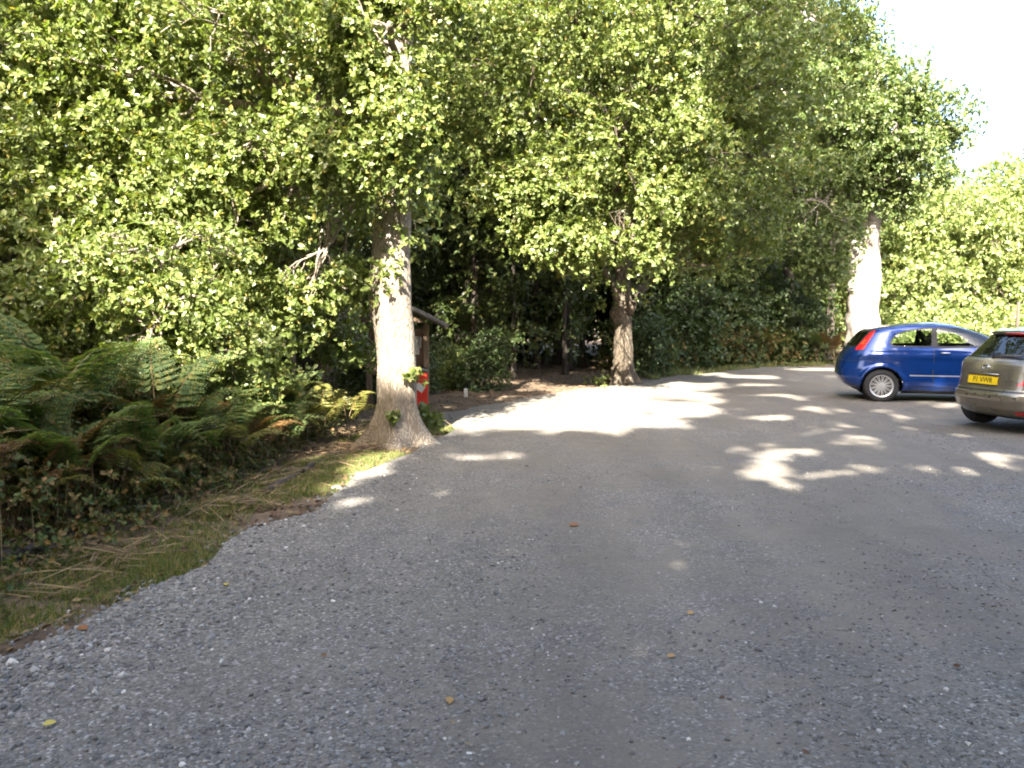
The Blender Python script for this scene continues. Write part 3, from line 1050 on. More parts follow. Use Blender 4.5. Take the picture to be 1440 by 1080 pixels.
# trees and saplings on the left bank
tree('hazel_tree', 'leafy hazel rising behind the bracken, second from the left edge', (-5.2, 10.6, 0.2), [(0, 0, 0, 0.1), (0.1, 0, 1.5, 0.09), (0.0, 0, 3.5, 0.07), (-0.1, 0, 6, 0.03)],
     [((0.2, -0.8, 2.6), (1.5, 1.0, 1.4), 80), ((-0.4, -0.4, 4.4), (1.6, 1.2, 1.4), 80), ((1.2, -0.5, 1.6), (1.0, 0.9, 0.9), 46), ((0.2, 0, 6.2), (1.8, 1.5, 1.3), 60)], OAK, BARK_DARK, 12, 0.07, crad=0.33, ntw=16, nlf=10, flare=0.05)
tree('holly_tree', 'dark shaded tree at the left edge behind the ferns', (-7.6, 9.4, 0.25), [(0, 0, 0, 0.12), (0.1, 0, 2, 0.1), (0, 0, 4, 0.07), (0, 0, 6.5, 0.03)],
     [((0.6, -0.6, 2.4), (1.6, 1.2, 1.6), 90), ((-0.4, -0.5, 4.4), (2.0, 1.4, 1.6), 90), ((1.8, -0.3, 3.9), (1.3, 1.2, 1.3), 60), ((0.6, -0.2, 6.0), (2.2, 1.6, 1.3), 70), ((1.2, -0.8, 1.0), (1.2, .8, .8), 40)], OAK, BARK_DARK, 13, 0.07, crad=0.33, ntw=16, nlf=10, flare=0.05)
tree('sycamore_sapling', 'slim sapling with pale leaves behind the oak trunk, left side', (-3.3, 11.9, 0.1), [(0, 0, 0, 0.07), (0.05, 0, 1.5, 0.06), (0.1, 0, 3.5, 0.045), (0.1, 0, 5.5, 0.02)],
     [((0, -0.3, 1.9), (1.1, 0.8, 1.2), 55), ((-0.8, -0.2, 3.2), (1.3, 1.0, 1.2), 55), ((0.3, 0, 4.6), (1.4, 1.2, 1.3), 55), ((0.9, 0.2, 1.3), (0.7, .6, .7), 22)], OAK, BARK, 14, 0.07, crad=0.33, ntw=16, nlf=10, flare=0.04)

tree('hedge_shrub', 'sunlit leafy shrub between the bracken and the hazel', (-4.0, 9.7, 0.2), [(0, 0, 0, 0.05), (0.02, 0, 0.8, 0.04), (0, 0, 2.0, 0.02)],
     [((0, -0.2, 1.5), (1.1, 0.7, 0.9), 60), ((-1.2, 0.0, 1.8), (1.0, 0.7, 1.0), 50), ((0.9, 0.2, 1.2), (0.9, 0.6, 0.7), 40), ((0.2, 0, 2.4), (1.2, 0.8, 0.7), 44)], OAK, BARK, 21, 0.07, crad=0.38, ntw=14, nlf=10, flare=0.02, cat='shrub')
tree('bank_shrub', 'bright leafy shrub growing up through the bracken near the middle of the bank', (-3.55, 8.1, 0.25), [(0, 0, 0, 0.03), (0.02, 0, 0.6, 0.025), (0, 0, 1.6, 0.012)],
     [((0, 0, 1.3), (0.8, 0.5, 0.6), 36), ((-0.7, 0.1, 1.6), (0.7, 0.5, 0.6), 26), ((0.7, 0.3, 1.0), (0.6, 0.4, 0.45), 22), ((0.0, 0.2, 2.0), (0.8, 0.5, 0.5), 30)], OAK, BARK, 23, 0.062, crad=0.34, ntw=12, nlf=10, flare=0.02, gap=0.3, cat='shrub')
tree('elder_shrub', 'taller half-lit shrub at the left behind the largest ferns', (-6.0, 8.9, 0.25), [(0, 0, 0, 0.05), (0.02, 0, 0.8, 0.04), (0, 0, 2.4, 0.02)],
     [((0, 0, 1.5), (1.1, 0.7, 0.9), 56), ((-0.6, 0.0, 2.3), (1.1, 0.7, 0.9), 50), ((0.9, 0.1, 2.2), (0.9, 0.6, 0.8), 44)], OAK, BARK, 22, 0.07, crad=0.38, ntw=14, nlf=10, flare=0.02, cat='shrub')

# the spreading oak at the back of the gravel
def forked_extra(r):
    c = np.array([(-0.3, -0.35, 2.4), (0.1, -0.4, 2.6), (0.3, -0.4, 2.2), (-0.1, -0.45, 3.0), (0.5, -0.3, 2.8), (-0.45, -0.3, 1.9), (-0.5, -0.5, 0.12), (-0.7, -0.2, 0.2)])
    return sprays(c, np.array([.35, .35, .25, .4, .35, .22, .2, .25]), 9, 8, 0.085, r)


b_blobs = [((-2.3, -3.0, 3.9), (1.1, 0.8, 1.0), 54), ((-1.5, -3.0, 3.0), (1.0, 0.8, 0.6), 44), ((0.2, -3.2, 3.6), (1.2, 0.8, 0.8), 50), ((-2.4, -2.6, 5.6), (2.0, 1.8, 1.9), 100), ((-0.6, -3.2, 5.2), (1.7, 1.5, 2.2), 100), ((0.7, -2.8, 4.3), (1.4, 1.3, 1.7), 80), ((-1.2, -2.8, 3.6), (1.5, 1.2, 0.9), 56), ((1.9, -1.6, 5.2), (1.6, 1.6, 2.0), 84),
           ((-1.6, -2.8, 7.6), (2.4, 2.0, 1.6), 100), ((1.0, -2.4, 7.6), (2.2, 2.0, 1.8), 100), ((3.2, -0.6, 6.8), (1.8, 2.0, 2.2), 80), ((-0.3, -3.2, 2.9), (0.9, 0.8, 0.6), 26), ((1.2, -2.9, 2.7), (0.7, 0.6, 0.6), 22),
           ((0, 0, 9.5), (4.0, 3.0, 2.0), 110), ((-3.5, -1.0, 7.5), (2.0, 2.0, 2.0), 70)]
tree('forked_oak', 'forked oak in dappled shade at the back of the gravel', (2.62, 19.0, -0.02), [(0, 0, 0, 0.26), (0, 0, 0.6, 0.22), (-0.02, 0, 1.5, 0.2), (-0.03, 0, 2.4, 0.19), (0, 0, 4, 0.17), (0.1, 0, 7, 0.13), (0.1, 0, 10, 0.05)],
     b_blobs + [((2.6, 0.2, 3.9), (1.3, 1.3, 0.9), 40)], OAK, BARK_SHADED, 15, gap=0.6, size=0.092, crad=0.43, ntw=15, nlf=10, flare=0.2, knots=((1.7, 3.0, 0.12), (2.3, 2.6, 0.08), (0.9, 4.4, 0.03)), limbs=(((0.1, -0.1, 1.7), (1.0, 0.0, 3.1), 0.13, 0.08), ((1.0, 0, 3.1), (1.9, 0.2, 4.2), 0.08, 0.04), ((-0.1, -0.1, 1.9), (-0.6, -0.2, 2.9), 0.09, 0.04)), extra=forked_extra)

# the huge pale trunk by the cars
c_blobs = [((0.0, -1.3, 5.6), (0.75, 0.4, 0.8), 24), ((0.0, -1.4, 6.9), (1.0, 0.6, 0.9), 46), ((0.2, -1.2, 8.2), (1.2, 0.8, 0.9), 50), ((-1.0, -1.0, 10.0), (1.2, 0.8, 1.1), 50), ((-1.5, -1.4, 6.6), (1.3, 1.0, 1.1), 40), ((-2.6, -1.6, 5.2), (2.2, 1.8, 2.4), 90), ((-4.6, -1.0, 5.0), (2.0, 1.8, 2.6), 80), ((-0.6, -1.8, 8.0), (2.2, 1.8, 1.6), 80), ((-3.4, -1.4, 8.6), (2.6, 2.0, 2.0), 100), ((-5.2, -0.6, 9.4), (2.2, 2.2, 2.4), 80),
           ((1.1, -1.2, 6.6), (1.3, 1.4, 1.3), 44), ((-2.6, -0.8, 11.2), (2.4, 2.2, 1.6), 70), ((-0.2, -1.5, 5.6), (0.9, 0.7, 0.6), 24), ((-4.6, 0, 12.6), (2.4, 2.2, 1.8), 50), ((-1.7, -0.8, 3.4), (1.1, 1.0, 1.2), 34), ((1.9, -1.0, 7.7), (0.9, 1.0, 0.8), 24), ((-5.4, -0.4, 3.0), (1.6, 1.4, 1.4), 44)]
tree('tall_oak', 'tall dark-crowned tree with a broad blazing white trunk behind the blue car', (11.75, 27.0, -0.02), [(0, 0, 0, 0.58), (0, 0, 1.5, 0.53), (0.02, 0, 3, 0.5), (0, 0, 5, 0.44), (-0.3, 0, 7, 0.34), (-1.0, 0, 9.5, 0.2), (-2.4, 0, 12, 0.06)],
     c_blobs, MID, BARK_PALE, 16, extra=lambda r: sprays(np.column_stack([r.uniform(-1.3, 1.1, 46), r.uniform(-1.5, -0.6, 46), r.uniform(4.9, 9.0, 46)]), np.full(46, 0.5), 12, 9, 0.125, r, False), size=0.13, crad=0.54, ntw=14, nlf=9, limb_r=0.25, fine=False, flare=0.15)

# bright trees far right, in full sun
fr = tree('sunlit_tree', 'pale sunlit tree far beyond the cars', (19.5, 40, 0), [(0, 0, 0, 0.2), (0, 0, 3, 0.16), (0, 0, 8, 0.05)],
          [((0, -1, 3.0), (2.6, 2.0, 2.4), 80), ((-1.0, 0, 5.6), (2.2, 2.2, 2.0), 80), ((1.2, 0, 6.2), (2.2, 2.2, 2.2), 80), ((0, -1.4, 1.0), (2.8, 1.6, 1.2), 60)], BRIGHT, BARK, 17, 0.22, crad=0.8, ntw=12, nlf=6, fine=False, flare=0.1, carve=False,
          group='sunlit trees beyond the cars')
for (x, y, s, a) in [(23.5, 41, 1.0, 1.2), (27, 40, 1.05, 2.6), (31, 42, 1.1, 4.0), (16.6, 41, 0.95, 5.0), (22, 46, 1.25, 3.1), (29, 47, 1.35, 0.4), (17.5, 47, 1.2, 2.0), (36, 46, 1.2, 0.9), (13.5, 42, 0.8, 3.6)]:
    dup(fr, (x, y, 0), a, s)
fb = tree('sunlit_bush', 'low bright bush in the sun beyond the cars', (17, 33, 0), [(0, 0, 0, 0.08), (0, 0, 0.8, 0.05), (0, 0, 1.6, 0.03)],
          [((0, 0, 0.8), (1.8, 1.2, 0.9), 60), ((0.6, 0, 1.2), (1.2, 1.0, 0.8), 40)], BRIGHT, BARK, 18, 0.16, crad=0.5, ntw=11, nlf=6, fine=False, flare=0.03, carve=False, group='sunlit bushes beyond the cars', cat='bush')
for (x, y, s, a) in [(20, 34, 1.1, 1), (23.5, 34.5, 1.2, 2), (27, 35, 1.1, 3), (14.5, 32, 0.9, 4), (31, 36, 1.3, 5)]:
    dup(fb, (x, y, 0), a, s)

# bushes along the wood edge left of the pale trunk
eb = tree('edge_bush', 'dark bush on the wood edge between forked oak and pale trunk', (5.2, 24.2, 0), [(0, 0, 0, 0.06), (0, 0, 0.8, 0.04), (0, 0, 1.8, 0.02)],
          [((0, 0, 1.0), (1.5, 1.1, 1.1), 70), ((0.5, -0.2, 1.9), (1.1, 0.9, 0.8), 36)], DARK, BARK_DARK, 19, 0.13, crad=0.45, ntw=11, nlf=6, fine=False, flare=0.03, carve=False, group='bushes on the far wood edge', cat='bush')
for (x, y, s, a) in [(7.3, 26.2, 1.0, 1.0), (9.4, 27.6, 1.05, 2.3), (10.4, 28.6, 0.9, 4.4), (6.2, 27.5, 1.3, 3.3), (8.6, 29.5, 1.5, 5.1), (3.9, 24.8, 0.8, 0.3)]:
    dup(eb, (x, y, 0), a, s)

# the wood behind
wood = []
for i, (hh, sd) in enumerate([(13, 61), (11, 62), (15, 63)]):
    s_ = hh / 13
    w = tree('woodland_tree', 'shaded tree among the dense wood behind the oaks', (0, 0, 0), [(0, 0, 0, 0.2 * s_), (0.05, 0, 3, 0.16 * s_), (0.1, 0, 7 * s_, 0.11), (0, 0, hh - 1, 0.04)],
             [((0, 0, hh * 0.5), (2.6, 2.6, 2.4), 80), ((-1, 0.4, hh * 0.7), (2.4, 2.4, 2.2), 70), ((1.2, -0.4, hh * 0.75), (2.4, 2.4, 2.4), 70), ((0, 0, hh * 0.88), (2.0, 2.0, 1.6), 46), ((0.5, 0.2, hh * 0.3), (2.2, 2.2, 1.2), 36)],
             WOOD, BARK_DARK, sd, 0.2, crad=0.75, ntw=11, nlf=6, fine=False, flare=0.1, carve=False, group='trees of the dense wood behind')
    wood.append(w)
wpos = [(-3.8, 16.5), (-7.5, 15), (-11, 13), (-1.2, 23.5), (-5.5, 21), (-9.5, 20), (-14, 18), (4.6, 27.5), (1.6, 27), (-2.2, 29), (-6.5, 27), (-12, 26), (7.8, 31), (4, 33), (0, 34), (-5, 34), (-10, 33), (11.5, 33.5), (9, 37), (5.5, 39), (1, 40), (-4, 40), (-17, 24), (-18, 32), (14.6, 37), (-13, 9), (-16, 12), (-11, 6), (-14, 3)]
for i, (x, y) in enumerate(wpos):
    if i < 3:
        wood[i].location = (x, y, 0)
    else:
        dup(wood[i % 3], (x, y, 0), (i * 2.4) % 6.28, 0.9 + 0.25 * ((i * 7) % 5) / 5)

dup(wood[2], (37.3, 56, 0), 1.0, 1.05, 'dark treetop rising over the sunlit trees at the right edge', 'lone dark tree')
dup(fb, (-1.5, 18.2, 0), 2.0, 0.5, 'small bright green bush catching the sun behind the notice board', 'bush behind the notice board')
for (x, y, s_, a) in [(-0.6, 17.4, 0.5, 0.3), (-1.9, 16.4, 0.45, 1.1), (3.7, 21.2, 0.6, 4.4), (-2.8, 15.2, 0.6, 5.2)]:
    dup(eb, (x, y, 0), a, s_, 'small dark bush on the shaded wood floor beyond the oak', 'small bushes on the wood floor')
# low dark thicket inside the wood
th = tree('thicket_bush', 'dark shade-grown bush deep inside the wood', (0.5, 29, 0), [(0, 0, 0, 0.05), (0, 0, 1, 0.04), (0, 0, 2.4, 0.02)],
          [((0, 0, 1.2), (2.2, 1.4, 1.2), 60), ((0.5, 0, 2.4), (1.8, 1.4, 1.0), 44)], WOOD, BARK_DARK, 20, 0.17, crad=0.6, ntw=10, nlf=6, fine=False, flare=0.02, carve=False, group='bushes deep in the wood', cat='bush')
for (x, y, s, a) in [(-3, 27, 1.0, 1), (-6.5, 24, 1.0, 2), (3.4, 30, 1.1, 3), (-9.5, 23.5, 1.2, 4), (6.5, 33, 1.3, 5), (-1, 32, 1.4, 0.5), (-5, 30, 1.4, 1.5), (10.5, 36, 1.5, 2.5), (-13, 20, 1.3, 2.2), (-9, 17, 1.0, 0.2), (-6, 15.5, 0.9, 4.2), (13, 38, 1.4, 1.1), (-4.6, 18.6, 0.9, 3.9)]:
    dup(th, (x, y, 0), a, s)

# slender trunks in the dark hollow
sap = tree('slender_tree', 'slender dark trunk standing in the shaded hollow of the wood', (-1.0, 21, 0), [(0, 0, 0, 0.09), (0.04, 0, 2, 0.075), (0.0, 0.05, 4, 0.06), (0.1, 0, 7, 0.03)],
           [((0, 0, 5.2), (1.3, 1.3, 1.3), 30), ((0.2, 0, 7), (1.4, 1.4, 1.2), 30), ((0, 0, 3.4), (1.0, 1.0, 0.8), 16), ((-0.3, 0, 1.6), (0.8, 0.8, 0.7), 9)], WOOD, BARK_DARK, 33, 0.17, crad=0.6, ntw=10, nlf=6, fine=False, flare=0.05, carve=False, group='slender trunks in the hollow')
for (x, y, s, a) in [(-0.55, 22.4, 1.0, 1.1), (0.05, 20.6, 0.7, 2.2), (0.75, 24.5, 1.15, 3.0), (1.45, 22.0, 0.75, 4), (1.7, 24.0, 1.1, 5), (-1.6, 23.6, 1.0, 0.4), (3.6, 23.2, 0.9, 1.7), (4.4, 25.2, 1.0, 2.9), (5.6, 26.0, 0.9, 3.4), (-0.9, 25.0, 1.2, 4.3), (2.2, 25.5, 1.2, 0.9)]:
    dup(sap, (x, y, 0), a, s)


# far woodland closing the horizon
def woodland():
    r = np.random.default_rng(71)
    n = 1500
    a = np.concatenate([r.uniform(-1.35, 1.45, n), r.uniform(1.45, 4.9, 500)])
    d = r.uniform(58, 78, len(a))
    z = r.uniform(0.3, 12, len(a)) * np.where((a > 0.42) & (a < 0.75), 0.7, 1.0)
    c = np.stack([d * np.sin(a), d * np.cos(a), z], 1)
    V, F = sprays(c, 2.6, 10, 5, 0.75, r, False)
    tag(mesh_obj('far_woodland', V, F, DARK), 'distant woodland closing the view behind everything', 'woodland', kind='stuff')


woodland()

# tall trees standing behind the photographer: they shade the gravel
sun_h = math.tan(SUN_EL) / math.cos(SUN_LEFT)


def shade_keep(base):
    b = np.array(base)

    def f(o):
        p = o + b
        L = (10 - p[:, 1]) / 1.0
        sx = p[:, 0] + L * math.tan(SUN_LEFT)
        sz = p[:, 2] - L * sun_h
        top = np.interp(sx, [-9, -5.3, -4.4, -3.7, -3.2, -1.9, -1.5, -1, 1.9, 2.1, 2.8, 3.4, 4.6, 8.3, 9.2, 11, 13, 16], [3.2, 2.2, 0.6, -0.9, -1.35, -1.25, 0.7, 1.0, 1.15, 7.0, 7.6, 13.0, 17.0, 18.5, 16.0, 11.0, 9.6, 9.5])
        blot = vnoise(np.stack([sx, 0 * sx, sz * 1.3], 1) + 2.0, 0.30) > 0.8
        hole = (vnoise(np.stack([sx, 0 * sx, sz * 1.2], 1) + 5.0, 0.5) > 0.75) & (sx > 2.6) & (sz > 8.5)
        return ((sz < top + 0.25 * vnoise(p, 0.5)) & ~hole) | (blot & (sz > top + 1.0) & (sx < -2.9))
    return f


for i, (x, y, hh, w_) in enumerate([(-9.5, -6.5, 21.5, 3.4), (-4.8, -7, 21.5, 3.4), (-0.6, -6.5, 14.4, 3.4), (3.6, -7.5, 15, 3.4), (2.8, -3.2, 28.0, 3.0), (6.6, -3.4, 29.0, 3.2), (10.6, -4, 24.5, 3.4), (14.4, -5, 22.0, 3.4), (1.2, -10, 22.5, 3.2)]):
    bl = []
    zz = 3.6
    while zz < hh:
        bl.append(((0, 0, zz), (w_, 2.4, 1.7), 135))
        zz += 1.7
    tree('shade_tree', ['tall', 'broad', 'spreading', 'leafy', 'towering', 'old', 'high', 'wide', 'rear'][i] + ' oak behind the camera whose shadow covers the gravel', (x, y, 0),
         [(0, 0, 0, 0.35), (0, 0, 3, 0.28), (0.1, 0, 8, 0.2), (0, 0, hh - 1.0, 0.06)], bl, OAK, BARK, 80 + i, 0.2, ntw=11, nlf=6, crad=0.8, fine=False, flare=0.2, gap=-1.5, keep=shade_keep((x, y, 0)), group='oaks behind the camera', nsub=4)

# leafy shoot at the foot of the oak
c = gp(602, 600)
r2 = np.random.default_rng(90)
V, F = sprays(np.array([(0, 0, 0.16), (0.06, 0, 0.24), (-0.07, 0, 0.2), (0.02, -0.05, 0.1)]), 0.2, 9, 6, 0.1, r2, True, 0.5)
sh = thing('leafy_shoot', 'small bright leafy shoot at the right foot of the big oak', 'plant', (c[0] - 0.02, c[1] - 0.1, 0))
mesh_obj('foliage', V, F, BRIGHT, sh)
mb = MB()
for (dx, dy, z) in ((0.04, 0, 0.26), (-0.06, 0, 0.22), (0.01, -0.05, 0.14)):
    mb.tube([(0, 0, -0.01), (dx * 0.4, dy * 0.4, z * 0.5), (dx, dy, z)], [0.006, 0.005, 0.003], 5)
mb.build('stem', STRAW, sh)

# fallen logs, branches and odd stones
def log(name, label, a, b, r0, mat, seed, z=None):
    r = np.random.default_rng(seed)
    a3 = np.array([a[0], a[1], float(height(*a)) + r0 * 0.7])
    b3 = np.array([b[0], b[1], float(height(*b)) + r0 * 0.6])
    p, _ = branch(a3, b3, r0, r0, r, 10, 0.06, 0.1)
    mb = MB()
    mb.tube(p, np.linspace(r0, r0 * 0.55, 10) * r.uniform(0.85, 1.15, 10), 10, True, 0.05, r)
    q = p[5] + np.array([0.05, -0.12, 0.06])
    mb.tube([p[5], q, q + [0.03, -0.1, 0.02]], [r0 * 0.4, r0 * 0.3, r0 * 0.15], 6)
    tag(mb.build(name, mat, None, True), label, 'fallen branch')


log('fallen_branch', 'dark rotten branch lying on the verge below the oak', gp(375, 694), gp(455, 650), 0.04, BARK_DARK, 1)
log('fallen_log', 'grey weathered log half hidden at the left edge of the verge', gp(-30, 815), gp(120, 765), 0.06, BARK_DARK, 2)
log('fallen_branch', 'thin pale stick on the verge under the ferns', gp(300, 715), gp(365, 688), 0.014, BARK, 3)
log('fallen_branch', 'short grey branch at the foot of the bracken', gp(105, 745), gp(215, 715), 0.03, BARK, 4)


def rock(name, label, px, py, s, mat, seed):
    r = np.random.default_rng(seed)
    bm = bmesh.new()
    bmesh.ops.create_icosphere(bm, subdivisions=2, radius=1)
    V = np.array([v.co[:] for v in bm.verts])
    F = np.array([[v.index for v in f.verts] for f in bm.faces])
    bm.free()
    V = V * (1 + 0.25 * vnoise(V + seed, 0.35)[:, None]) * np.array(s)
    g = gp(px, py)
    V += [g[0], g[1], float(height(*g)) + s[2] * 0.5]
    tag(mesh_obj(name, V, F, mat, None, False), label, 'stone')


PALE = noise_mat('pale_stone', [(0.3, (0.4, 0.38, 0.35)), (0.7, (0.62, 0.6, 0.57))], 20, 0.8, 0.4)
rock('stone', 'white flat stone on the grassy verge edge', 473, 687, (0.06, 0.05, 0.025), PALE, 1)
rock('stone', 'pale pebble on gravel near bottom of view', 660, 1072, (0.014, 0.011, 0.008), PALE, 2)
rock('stone', 'pale lump of stone on the left gravel edge', 330, 872, (0.02, 0.016, 0.012), PALE, 3)

LEAF_T = leaf_mat('tan_leaf', [(0, (0.3, 0.18, 0.07)), (1, (0.36, 0.22, 0.08))], 0.1)
LEAF_Y = leaf_mat('yellow_leaf', [(0, (0.45, 0.36, 0.05)), (1, (0.5, 0.4, 0.08))], 0.1)
LEAF_O = leaf_mat('orange_leaf', [(0, (0.17, 0.07, 0.03)), (1, (0.22, 0.10, 0.04))], 0.1)
for i, (px, py, s, m, lb) in enumerate([(80, 1022, 0.05, LEAF_Y, 'yellow fallen leaf on gravel near the bottom left corner'), (815, 741, 0.09, LEAF_O, 'orange fallen leaf in the middle of the gravel'),
                                        (632, 1001, 0.06, LEAF_T, 'tan fallen leaf on gravel at bottom centre'), (966, 866, 0.05, LEAF_T, 'pale curled leaf on gravel right of centre'),
                                        (107, 885, 0.08, LEAF_O, 'brown leaf lying at the left gravel edge'), (318, 824, 0.05, LEAF_Y, 'small yellow leaf on loose gravel by the verge'),
                                        (950, 928, 0.045, LEAF_T, 'dull tan leaf flat on the gravel')]):
    g = gp(px, py)
    rr = np.random.default_rng(i)
    a = rr.uniform(0, 6.28)
    V, F = leaf_mesh(np.array([[0, 0, 0.0]]), np.array([[math.cos(a), math.sin(a), 0.12]]), np.array([[0.2, -0.3, 1]]), s)
    T2 = np.array(V)
    T2[:, 2] += 0.004 - T2[:, 2].min()
    o = mesh_obj('fallen_leaf', T2, F, m)
    o.location = (g[0], g[1], float(height(*g)) + 0.016)
    tag(o, lb, 'leaf', 'fallen leaves on the gravel')

# ------------------------------------------------------------------ notice shelter, bin, posts
TIMBER = noise_mat('timber', [(0.3, (0.10, 0.065, 0.04)), (0.7, (0.22, 0.155, 0.10))], 6, 0.85, 0.5, (6, 6, 0.6))
SHINGLE = noise_mat('shingle', [(0.3, (0.06, 0.05, 0.04)), (0.7, (0.15, 0.125, 0.1))], 9, 0.9, 0.6, (1, 5, 5))
BOARD = noise_mat('notice_backing', [(0.3, (0.09, 0.05, 0.035)), (0.7, (0.15, 0.085, 0.06))], 8, 0.8, 0.2)
PAPER = flat_mat('paper', (0.55, 0.54, 0.5), 0.7)
PAPER2 = flat_mat('grey_paper', (0.32, 0.33, 0.34), 0.7)
RED = flat_mat('red_plastic', (0.55, 0.03, 0.02), 0.4, 0, 0.3)
BLACK = flat_mat('black_plastic', (0.02, 0.02, 0.022), 0.5)
nx, ny = (-2.52 - 1.47) / 2, 14.0
ns = thing('notice_shelter', 'wooden notice board under a small shingled gable roof behind the oak', 'notice board', (nx, ny, 0))
hw = 0.50
for s in (-1, 1):
    MB().box((s * hw, 0, 0.72), (0.09, 0.09, 1.48), bev=0.008).build('post', TIMBER, ns)
MB().box((0, 0.01, 0.98), (0.90, 0.03, 0.68), bev=0.004).build('panel', BOARD, ns)
mb = MB()
mb.box((0, -0.012, 1.35), (0.905, 0.06, 0.08), bev=0.006)
mb.box((0, -0.012, 0.62), (0.905, 0.06, 0.07), bev=0.006)
mb.build('rail', TIMBER, ns)
for (x, z, w, h, m) in [(-0.28, 1.05, 0.24, 0.34, PAPER), (0.02, 1.06, 0.22, 0.42, PAPER2), (0.28, 1.10, 0.20, 0.32, PAPER), (0.25, 0.80, 0.15, 0.2, PAPER2), (0.385, 1.16, 0.06, 0.2, PAPER2), (0.15, 0.85, 0.1, 0.2, PAPER)]:
    MB().box((x, -0.0085, z), (w, 0.004, h)).build('notice', m, ns)
ap, ev, ov = 1.84, 1.42, 0.86
ang = math.atan2(ap - ev, ov)
for s in (-1, 1):
    L = math.hypot(ov, ap - ev)
    mb = MB()
    for i in range(7):                       # courses of shingles
        t = (i + 0.5) / 7
        for j in range(6):
            mb.box((s * ov * t, -0.42 + 0.168 * j + 0.012 * ((i + j) % 2), ap - (ap - ev) * t + 0.03 + 0.006 * ((i * 3 + j) % 3)), (L / 7 * 1.25, 0.155, 0.018), (0, s * (ang + 0.07), 0))
    mb.box((s * ov / 2, 0.0, (ap + ev) / 2 - 0.005), (L, 0.84, 0.022), (0, s * ang, 0))
    mb.build('roof', SHINGLE, ns)
gm = MB()
gm.add([(-0.55, -0.36, 1.5), (0.55, -0.36, 1.5), (0, -0.36, 1.79), (-0.55, -0.33, 1.5), (0.55, -0.33, 1.5), (0, -0.33, 1.79)], [np.array([(0, 1, 2), (5, 4, 3)]), np.array([(0, 3, 4, 1), (1, 4, 5, 2), (2, 5, 3, 0)])])
gm.build('gable_board', TIMBER, ns)

bn = thing('litter_bin', 'red bin with a black lid standing beside the notice board post', 'bin', (-1.63, 13.72, 0))
MB().box((0, 0, 0.36), (0.36, 0.26, 0.6), bev=0.03).build('bin_body', RED, bn)
MB().box((0, 0, 0.69), (0.39, 0.29, 0.06), bev=0.02).build('lid', BLACK, bn)
MB().box((0.07, -0.134, 0.40), (0.15, 0.006, 0.12), (0, 0.6, 0)).build('sticker', PAPER, bn)
MB().box((0, 0, 0.03), (0.28, 0.2, 0.06)).build('base', BLACK, bn)

for (px, py, h, lb) in ((655, 558, 0.2, 'short pale marker post at the mouth of the shaded path'), (691, 558, 0.17, 'shorter dull marker post right of the pale one')):
    g = gp(px, py)
    mb = MB()
    mb.box((0, 0, h / 2 - 0.03), (0.075, 0.075, h), bev=0.012)
    o = mb.build('marker_post', PALE if px < 660 else TIMBER)
    o.location = (g[0], g[1], 0)
    tag(o, lb, 'post', 'marker posts by the path')
p_ = at(1431, 440, 30)
o = MB().tube([(0, 0, -0.1), (0.01, 0, 1.2), (0.02, 0, 2.15)], [0.07, 0.065, 0.06], 10).build('wooden_post', BARK_DARK, None, True)
o.location = (p_[0], 30, 0)
tag(o, 'thin dark post beyond the grey car at the right edge', 'post')

# ------------------------------------------------------------------ cars
BLUE = flat_mat('blue_paint', (0.004, 0.04, 0.22), 0.2, 0.4, 1.0)
GREY = flat_mat('bronze_grey_paint', (0.22, 0.195, 0.155), 0.28, 0.6, 1.0)
RUBBER = flat_mat('tyre_rubber', (0.022, 0.022, 0.024), 0.8)
ALLOY = flat_mat('alloy', (0.62, 0.63, 0.65), 0.32, 0.7)
CHROME = flat_mat('chrome', (0.75, 0.75, 0.76), 0.12, 1.0)
TRIM = flat_mat('black_trim', (0.016, 0.016, 0.018), 0.45)
CLOTH = flat_mat('seat_cloth', (0.03, 0.03, 0.034), 0.9)
GLASS = glass_mat('clear_glass', (0.80, 0.86, 0.83))
GLASS_T = glass_mat('tinted_glass', (0.26, 0.29, 0.28), 0.2)
LAMP_R = flat_mat('red_lens', (0.55, 0.02, 0.025), 0.12, 0, 1.0)
LAMP_C = flat_mat('clear_lens', (0.7, 0.7, 0.7), 0.12, 0, 1.0)
LAMP_O = flat_mat('orange_lens', (0.75, 0.12, 0.03), 0.12, 0, 1.0)
PLATE_Y = flat_mat('yellow_plate', (0.78, 0.55, 0.015), 0.4)
PLATE_W = flat_mat('white_plate', (0.75, 0.75, 0.72), 0.4)
INK = flat_mat('plate_ink', (0.012, 0.012, 0.012), 0.5)


